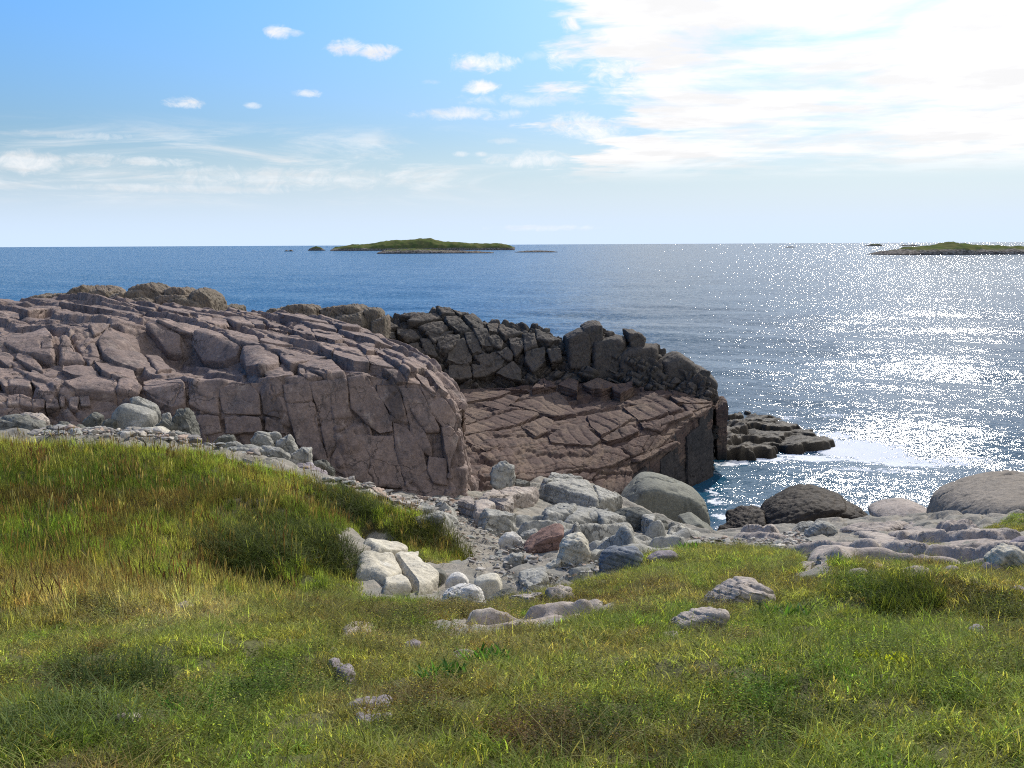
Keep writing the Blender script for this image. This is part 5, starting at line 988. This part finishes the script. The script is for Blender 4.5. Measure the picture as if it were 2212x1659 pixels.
# ------------------------------------------------------------------ turf: thousands of tufts
def leaf_mat(name, use_tint=True, col=(.08, .13, .03), trans=.58, rough=.5):
    m, t = new_mat(name)
    var = t.node('ShaderNodeAttribute', attribute_name='var').outputs['Fac']
    if use_tint:
        c = t.node('ShaderNodeAttribute', attribute_name='tint', attribute_type='INSTANCER').outputs['Color']
    else: c = t.mix(1.0, col, col)
    dry = t.mix(t.ss(var, .75, .97), c, t.mix(.5, c, (.22, .19, .09)))
    c2 = t.v('SCALE', t.mix(.55, c, dry), t.m('ADD', .42, t.m('MULTIPLY', t.m('FRACT', t.m('MULTIPLY', var, 7.31)), 1.25)))
    d = t.node('ShaderNodeBsdfPrincipled', {'Base Color': c2, 'Roughness': rough}); d.inputs['Specular IOR Level'].default_value = .03
    tr = t.node('ShaderNodeBsdfTranslucent', {'Color': t.v('MULTIPLY', c2, (1.6, 1.55, .7))})
    mx = t.node('ShaderNodeMixShader', {0: trans}); t.l.new(d.outputs[0], mx.inputs[1]); t.l.new(tr.outputs[0], mx.inputs[2])
    o = t.node('ShaderNodeOutputMaterial'); t.l.new(mx.outputs[0], o.inputs[0]); return m
M_leaf = leaf_mat('turf_leaf')
def blades_mesh(g, n, rad, hmin, hmax, wid, bend, seg=3, flat=0.0, leafy=False):
    V, F, var = [], [], []
    for b in range(n):
        r = rad * math.sqrt(g.random()); a = g.uniform(0, 6.283); bx, by = r * math.cos(a), r * math.sin(a)
        h = g.uniform(hmin, hmax); yaw = g.uniform(0, 6.283); w = wid * g.uniform(.7, 1.3); bd = bend * g.uniform(.3, 1.3); lean = g.uniform(0, flat)
        dx, dy = math.cos(yaw), math.sin(yaw); px, py = -dy, dx; v = g.random(); base = len(V)
        for s in range(seg + 1):
            t = s / seg
            prof = (1 - t ** 1.6) if not leafy else (math.sin(math.pi * min(1, .15 + .8 * t)) if s < seg else .05)
            out = bd * h * t * t + lean * h * t; z = h * (t - .45 * bd * t * t) * (1 - .5 * lean)
            hw = w * max(prof, .08) * .5
            V.append((bx + dx * out + px * hw, by + dy * out + py * hw, z - .012)); V.append((bx + dx * out - px * hw, by + dy * out - py * hw, z - .012)); var += [v, v]
            if s: k = base + 2 * s; F.append((k - 2, k - 1, k + 1, k))
    return np.array(V), np.array(F), np.array(var)
def stalk_mesh(g, n, rad, h0, h1):
    """upright stalks with a narrow seed head"""
    V, F, var = [], [], []
    for b in range(n):
        r = rad * math.sqrt(g.random()); a = g.uniform(0, 6.283); h = g.uniform(h0, h1); lx, ly = g.normal(0, .10, 2) * h; yaw = g.uniform(0, 3.14); px, py = math.cos(yaw), math.sin(yaw)
        v = g.uniform(.7, 1); bx, by = r * math.cos(a), r * math.sin(a)
        for t0, t1, w0, w1 in [(0, .72, .0016, .0012), (.72, .86, .0014, .0050), (.86, 1.0, .0050, .001)]:
            k = len(V)
            for t, w in ((t0, w0), (t1, w1)):
                V.append((bx + lx * t * t + px * w, by + ly * t * t + py * w, h * t)); V.append((bx + lx * t * t - px * w, by + ly * t * t - py * w, h * t)); var += [v, v]
            F.append((k, k + 1, k + 3, k + 2))
    return np.array(V), np.array(F), np.array(var)
def twig_mesh(g, n, rad, h0, h1):
    """low heath: short twigs set with tiny leaves"""
    V, F, var = [], [], []
    for b in range(n):
        r = rad * math.sqrt(g.random()); a = g.uniform(0, 6.283); p = np.array([r * math.cos(a), r * math.sin(a), 0]); h = g.uniform(h0, h1)
        d = np.array([g.normal(0, .5), g.normal(0, .5), 1]); d /= np.linalg.norm(d); v = g.random()
        for s in range(7):
            c = p + d * h * (s + 1) / 7; ang = g.uniform(0, 6.283); u = np.array([math.cos(ang), math.sin(ang), g.uniform(-.1, .6)]) * g.uniform(.006, .012); q = np.cross(u, d); q = q / (np.linalg.norm(q) + 1e-9) * .0024
            k = len(V); V += [tuple(c - q * .4), tuple(c + u * .5 - q), tuple(c + u), tuple(c + u * .5 + q)]; var += [v] * 4; F.append((k, k + 1, k + 2, k + 3))
    return np.array(V), np.array(F), np.array(var)
def proto_set(name, makers):
    col = bpy.data.collections.new(name)
    for i, (V, F, var) in enumerate(makers):
        o = mesh_obj(name + '_tuft', V, F, M_leaf, attrs={'var': ('FLOAT', var)}, smooth=False); COL.objects.unlink(o); col.objects.link(o)
    return col
gg = np.random.default_rng(21)
PROTO = {
    'grass': proto_set('grass', [blades_mesh(gg, 42, .075, .035, .095, .0046, .7, 3, .3) for _ in range(5)]),
    'tall_grass': proto_set('tall_grass', [blades_mesh(gg, 26, .06, .11, .25, .0048, .42, 3, .15) for _ in range(5)]),
    'seed_stalks': proto_set('seed_stalks', [stalk_mesh(gg, 9, .09, .18, .34) for _ in range(4)]),
    'dry_grass': proto_set('dry_grass', [blades_mesh(gg, 26, .08, .07, .17, .0028, 1.15, 4, .6) for _ in range(5)]),
    'heath': proto_set('heath', [twig_mesh(gg, 26, .085, .04, .09) for _ in range(4)])}
def scatter_group(col):
    ng = bpy.data.node_groups.new('scatter_' + col.name, 'GeometryNodeTree')
    ng.interface.new_socket('Geometry', in_out='INPUT', socket_type='NodeSocketGeometry'); ng.interface.new_socket('Geometry', in_out='OUTPUT', socket_type='NodeSocketGeometry')
    n, l = ng.nodes, ng.links
    gi, go = n.new('NodeGroupInput'), n.new('NodeGroupOutput'); ip = n.new('GeometryNodeInstanceOnPoints'); ci = n.new('GeometryNodeCollectionInfo')
    ci.inputs[0].default_value = col; ci.inputs['Separate Children'].default_value = True; ci.inputs['Reset Children'].default_value = True
    def attr(name, typ):
        a = n.new('GeometryNodeInputNamedAttribute'); a.data_type = typ; a.inputs[0].default_value = name; return a.outputs[0]
    l.new(gi.outputs[0], ip.inputs['Points']); l.new(ci.outputs[0], ip.inputs['Instance']); ip.inputs['Pick Instance'].default_value = True
    l.new(attr('pick', 'INT'), ip.inputs['Instance Index']); l.new(attr('scl', 'FLOAT_VECTOR'), ip.inputs['Scale'])
    rot = attr('rot', 'FLOAT_VECTOR'); e2r = n.new('FunctionNodeEulerToRotation'); l.new(rot, e2r.inputs[0]); l.new(e2r.outputs[0], ip.inputs['Rotation'])
    l.new(ip.outputs[0], go.inputs[0]); return ng
def scatter(name, label, cat, x, y, tint, scl, proto, wind=.18, g=gg, z=None):
    z = terrain(x, y) if z is None else z; n = len(x); me = bpy.data.meshes.new(name); me.vertices.add(n); me.vertices.foreach_set('co', np.stack([x, y, z], 1).astype(np.float32).ravel())
    def put(an, typ, key, data): a = me.attributes.new(an, typ, 'POINT'); a.data.foreach_set(key, np.asarray(data).ravel())
    put('tint', 'FLOAT_COLOR', 'color', np.c_[tint, np.ones(n)].astype(np.float32))
    put('rot', 'FLOAT_VECTOR', 'vector', np.stack([g.normal(0, .12, n), g.normal(-wind, .12, n), g.uniform(0, 6.283, n)], 1).astype(np.float32))
    put('scl', 'FLOAT_VECTOR', 'vector', np.asarray(scl, np.float32)); put('pick', 'INT', 'value', g.integers(0, len(PROTO[proto].objects), n).astype(np.int32))
    o = bpy.data.objects.new(name, me); COL.objects.link(o); md = o.modifiers.new('scatter', 'NODES'); md.node_group = scatter_group(PROTO[proto])
    return tag(o, label, cat, kind='stuff')
def sample(n, xr, yr):
    x = gg.uniform(*xr, n); y = gg.uniform(*yr, n)
    k = grass_mask(x, y) & (np.abs(x) < 1.6 + .62 * np.maximum(y, 0))
    for b in BARE: k &= ~(inside(x, y, b) & (gg.random(n) < .93))
    x, y = x[k], y[k]
    dist = np.hypot(x, y); k = gg.random(len(x)) < np.clip(9.0 / np.maximum(dist, 2.5), .45, 1.0) ; return x[k], y[k]
MEADOW = to_plan([(-300, 952), (0, 956), (300, 966), (500, 995), (700, 1045), (870, 1105), (1000, 1175), (960, 1225), (860, 1165), (735, 1200), (640, 1270), (500, 1300), (300, 1330), (0, 1340), (-300, 1340)])
def hscale(n, s): q = s * gg.uniform(.65, 1.35, n); return np.stack([q * gg.uniform(.85, 1.2, n), q * gg.uniform(.85, 1.2, n), q], 1)
def jitter(c, a=.22): return np.clip(c * (1 + gg.normal(0, a, (len(c), 1))) * (1 + gg.normal(0, .08, c.shape)), .004, .8)
STONE_XY = []
x, y = sample(120000, (-13, 13), (1.2, 18)); c, h = cover(x, y)
_j = np.stack([x * .8, y * .8, 0 * x], 1); mead = inside(x + .9 * fbm(_j, 3, 95) + gg.normal(0, .25, len(x)), y + 1.2 * fbm(_j, 3, 96) + gg.normal(0, .35, len(x)), MEADOW) & (y > 5.4 + gg.normal(0, .5, len(x)))
k = (gg.random(len(x)) > h * .72)
n1 = fbm(np.stack([x * 1.3, y * 1.3, 0 * x], 1), 3, 91)
sel = k & ~(mead & (gg.random(len(x)) < .55))
scatter('grass', 'short mixed green and yellowish turf grass covering the foreground', 'grass', x[sel], y[sel], jitter(c[sel]), hscale(sel.sum(), .80) * (1 + .35 * n1[sel])[:, None] * np.array([1.2, 1.2, .92]), 'grass')
sel = k & mead & (gg.random(len(x)) < .75)
scatter('tall_grass', 'taller upright meadow grass on the left slope', 'grass', x[sel], y[sel], jitter(c[sel]), hscale(sel.sum(), .78), 'tall_grass', .05)
rs = np.array((.085, .052, .030)); st = np.array((.17, .145, .075))
sel = mead & (gg.random(len(x)) < .11)
cc = np.where((gg.random(sel.sum()) < .65)[:, None], rs, st)
scatter('seed_stalks', 'reddish seed stalks standing above the left meadow', 'grass', x[sel], y[sel], jitter(cc), hscale(sel.sum(), .8), 'seed_stalks', .05)
sel = (~mead) & (gg.random(len(x)) < .13 + .35 * sstep(n1, .1, .5))
scatter('dry_grass', 'wispy pale dry grass blades lying over the turf', 'grass', x[sel], y[sel], jitter(np.where((gg.random(sel.sum()) < .5)[:, None], c[sel] * 1.2, .5 * c[sel] + .75 * st)), hscale(sel.sum(), .9), 'dry_grass', .3)
sel = gg.random(len(x)) < h * .95
scatter('heath', 'dark green and brown patches of low heath among the grass', 'heath', x[sel], y[sel], jitter(c[sel] * .95, .3), hscale(sel.sum(), 1.15), 'heath')
print('grass', time.time() - T0, len(x))

# tussocks, plants, scree
def plant(name, label, cat, px, py, n, rad, h0, h1, w, bend, col, leafy=True, group=None, trans=.4, stems=0):
    a = land(px, py, BT); g = np.random.default_rng(int(px * 7 + py)); V, F, var = blades_mesh(g, n, rad, h0, h1, w, bend, 4, .5 if leafy else .25, leafy)
    V[:, 2] += terrain(V[:, 0] + a[0], V[:, 1] + a[1]) - terrain([a[0]], [a[1]])[0] + .01
    key = 'leaf_%02d%02d%02d' % tuple(int(q * 99) for q in col)
    m = bpy.data.materials.get(key) or leaf_mat(key, False, col, trans)
    o = mesh_obj(name, V, F, m, attrs={'var': ('FLOAT', var)}, smooth=False); o.location = (a[0], a[1], terrain([a[0]], [a[1]])[0]); return tag(o, label, cat, group)
GP = 'leafy plants in the turf'
plant('leafy_plant', 'bright green upright leafy plant right of the small white-pink stone', 'plant', 1052, 1440, 90, .13, .08, .16, .016, .35, (.055, .15, .03), group=GP)
plant('leafy_plant', 'bright green leafy plant left of and lower than its neighbour', 'plant', 955, 1472, 85, .12, .06, .13, .015, .45, (.05, .135, .03), group=GP)
plant('leafy_plant', 'green leafy plant at the upper edge of the right-hand turf beside the purplish rock', 'plant', 1486, 1194, 60, .16, .12, .24, .02, .4, (.07, .16, .03), group=GP)
plant('leafy_plant', 'leafy green plant in the lower left turf', 'plant', 410, 1540, 60, .10, .05, .11, .014, .5, (.055, .14, .03), group=GP)
plant('leafy_plant', 'pale green leafy plant in the meadow below the bank', 'plant', 400, 1250, 50, .16, .08, .2, .02, .6, (.10, .17, .05), group=GP)
plant('leafy_plant', 'green leafy clump by the flat pink stone in the middle of the right lawn', 'plant', 1690, 1335, 80, .2, .06, .16, .015, .5, (.055, .12, .025), group=GP)
for px, py, lab in [(1872, 1428, 'leftmost of three yellow-green leafy tufts on the right lawn'), (1935, 1436, 'middle one of three yellow-green leafy tufts on the right lawn'), (2070, 1432, 'rightmost of three yellow-green leafy tufts on the right lawn')]:
    plant('yellow_tuft', lab, 'plant', px, py, 34, .06, .04, .09, .014, .5, (.34, .38, .03), group='yellow-green tufts')
GT = 'grass tussocks'
plant('grass_tussock', 'round bushy grass tussock hanging over the gully at the end of the bank', 'tussock', 968, 1190, 900, .36, .12, .34, .006, .75, (.085, .095, .025), False, GT)
plant('grass_tussock', 'bushy grass tussock on the overhanging bank, second from the gully', 'tussock', 890, 1165, 700, .36, .12, .32, .006, .7, (.09, .105, .025), False, GT)
plant('grass_tussock', 'soft round tussock beside the tilted pink stone at the right', 'tussock', 1958, 1302, 900, .26, .1, .27, .004, .6, (.10, .13, .03), False, GT)
plant('grass_tussock', 'dark green tussock in front of the two pink domes', 'tussock', 1842, 1262, 520, .28, .06, .16, .005, .6, (.10, .135, .035), False, GT)
plant('grass_tussock', 'dark heathy tussock below the lumpy pink stone at the right', 'tussock', 2150, 1318, 520, .26, .06, .15, .006, .7, (.10, .105, .04), False, GT)
plant('grass_tussock', 'shaggy tussock above the eroded hollow in the bank', 'tussock', 620, 1172, 800, .4, .12, .3, .006, .8, (.09, .12, .028), False, GT)
for px, py, lab in [(505, 1186, 'drooping grass tussock over the left end of the eroded hollow'), (560, 1196, 'drooping grass tussock over the middle of the eroded hollow'), (655, 1196, 'drooping grass tussock over the right end of the eroded hollow'), (735, 1092, 'dark drooping tussock at the upper hollow of the bank, left one'), (800, 1096, 'dark drooping tussock at the upper hollow of the bank, right one')]:
    plant('grass_tussock', lab, 'tussock', px, py, 800, .42, .14, .34, .006, 1.0, (.062, .085, .02), False, GT)
plant('grass_tussock', 'shaggy green tussock left of the cream slabs', 'tussock', 735, 1205, 700, .3, .1, .26, .006, .8, (.06, .075, .025), False, GT)
plant('grass_tussock', 'long shaggy tussock at the bottom left of the lawn', 'tussock', 120, 1580, 700, .3, .1, .24, .005, 1.0, (.11, .15, .05), False, GT)
plant('grass_tussock', 'tussock of long dark grass behind the bare patch at the lower left', 'tussock', 250, 1490, 600, .26, .1, .2, .005, 1.0, (.06, .09, .03), False, GT)
# pebbles and scree: nobody could count them
V0, F0 = cubesphere(5)
peb = bpy.data.collections.new('pebbles')
M_peb, tt = new_mat('pebble')
_tc = tt.node('ShaderNodeAttribute', attribute_name='tint', attribute_type='INSTANCER').outputs['Color']; _pos = tt.node('ShaderNodeNewGeometry').outputs['Position']
_p = tt.node('ShaderNodeBsdfPrincipled', {'Base Color': tt.v('SCALE', _tc, tt.ss(tt.noise(_pos, 40, 4, .7), .3, .7, .6, 1.3)), 'Roughness': .85}); _o = tt.node('ShaderNodeOutputMaterial'); tt.l.new(_p.outputs[0], _o.inputs[0])
for i in range(6):
    q = np.concatenate([gg.normal(0, 1, (9, 3))]); q = q / np.linalg.norm(q, axis=1)[:, None] * np.array([1, .75, .5]) * gg.uniform(.7, 1, (9, 1))
    Xv, F = hull_mesh(q * .5, 'grey', 60, 16, 300 + i, 1.6); o = mesh_obj('pebble', Xv, F, M_peb); COL.objects.unlink(o); peb.objects.link(o)
PROTO['pebble'] = peb
SCREE = [(to_plan([(960, 1110), (1050, 1075), (1130, 1180), (1200, 1215), (1290, 1215), (1330, 1200), (1290, 1245), (1150, 1280), (1060, 1260), (1010, 1225), (1000, 1170)]), 1500), (to_plan([(690, 1045), (800, 1060), (900, 1080), (1010, 1085), (960, 1125), (880, 1105), (760, 1062)]), 1501), 
         (to_plan([(1480, 1165), (1560, 1110), (1720, 1150), (1760, 1180), (1700, 1192), (1600, 1172)]), 2200), (to_plan([(60, 950), (300, 955), (600, 1000), (760, 1050), (700, 1030), (450, 965), (200, 925)]), 2600)]
xs, ys, fs = [], [], []
for poly, n in SCREE:
    a, b = poly.min(0), poly.max(0); px_ = gg.uniform(a[0], b[0], n * 4); py_ = gg.uniform(a[1], b[1], n * 4); k = inside(px_, py_, poly); xs.append(px_[k][:n]); ys.append(py_[k][:n]); fs.append(np.full(len(px_[k][:n]), 2.3 if n in (1501, 2600) else 1.0))
xs = np.concatenate(xs); ys = np.concatenate(ys); n = len(xs); sz = .024 * np.exp(gg.normal(0, .6, n)); sz = np.minimum(sz * np.concatenate(fs), .19)
pal = np.array([(.30, .27, .23), (.42, .38, .32), (.22, .20, .18), (.34, .25, .19), (.28, .28, .25)]); tint = np.clip(pal[gg.integers(0, 5, n)] * .9 * (1 + gg.normal(0, .22, (n, 1))), .03, .6)
PEB = scatter('scree', 'loose pebbles and small stones on the gully floor and below the cliff', 'pebbles', xs, ys, tint, np.stack([sz, sz, sz * .8], 1) * 2, 'pebble', 0.0, z=terrain(xs, ys) + .05 + sz * .2)
print('done', time.time() - T0)
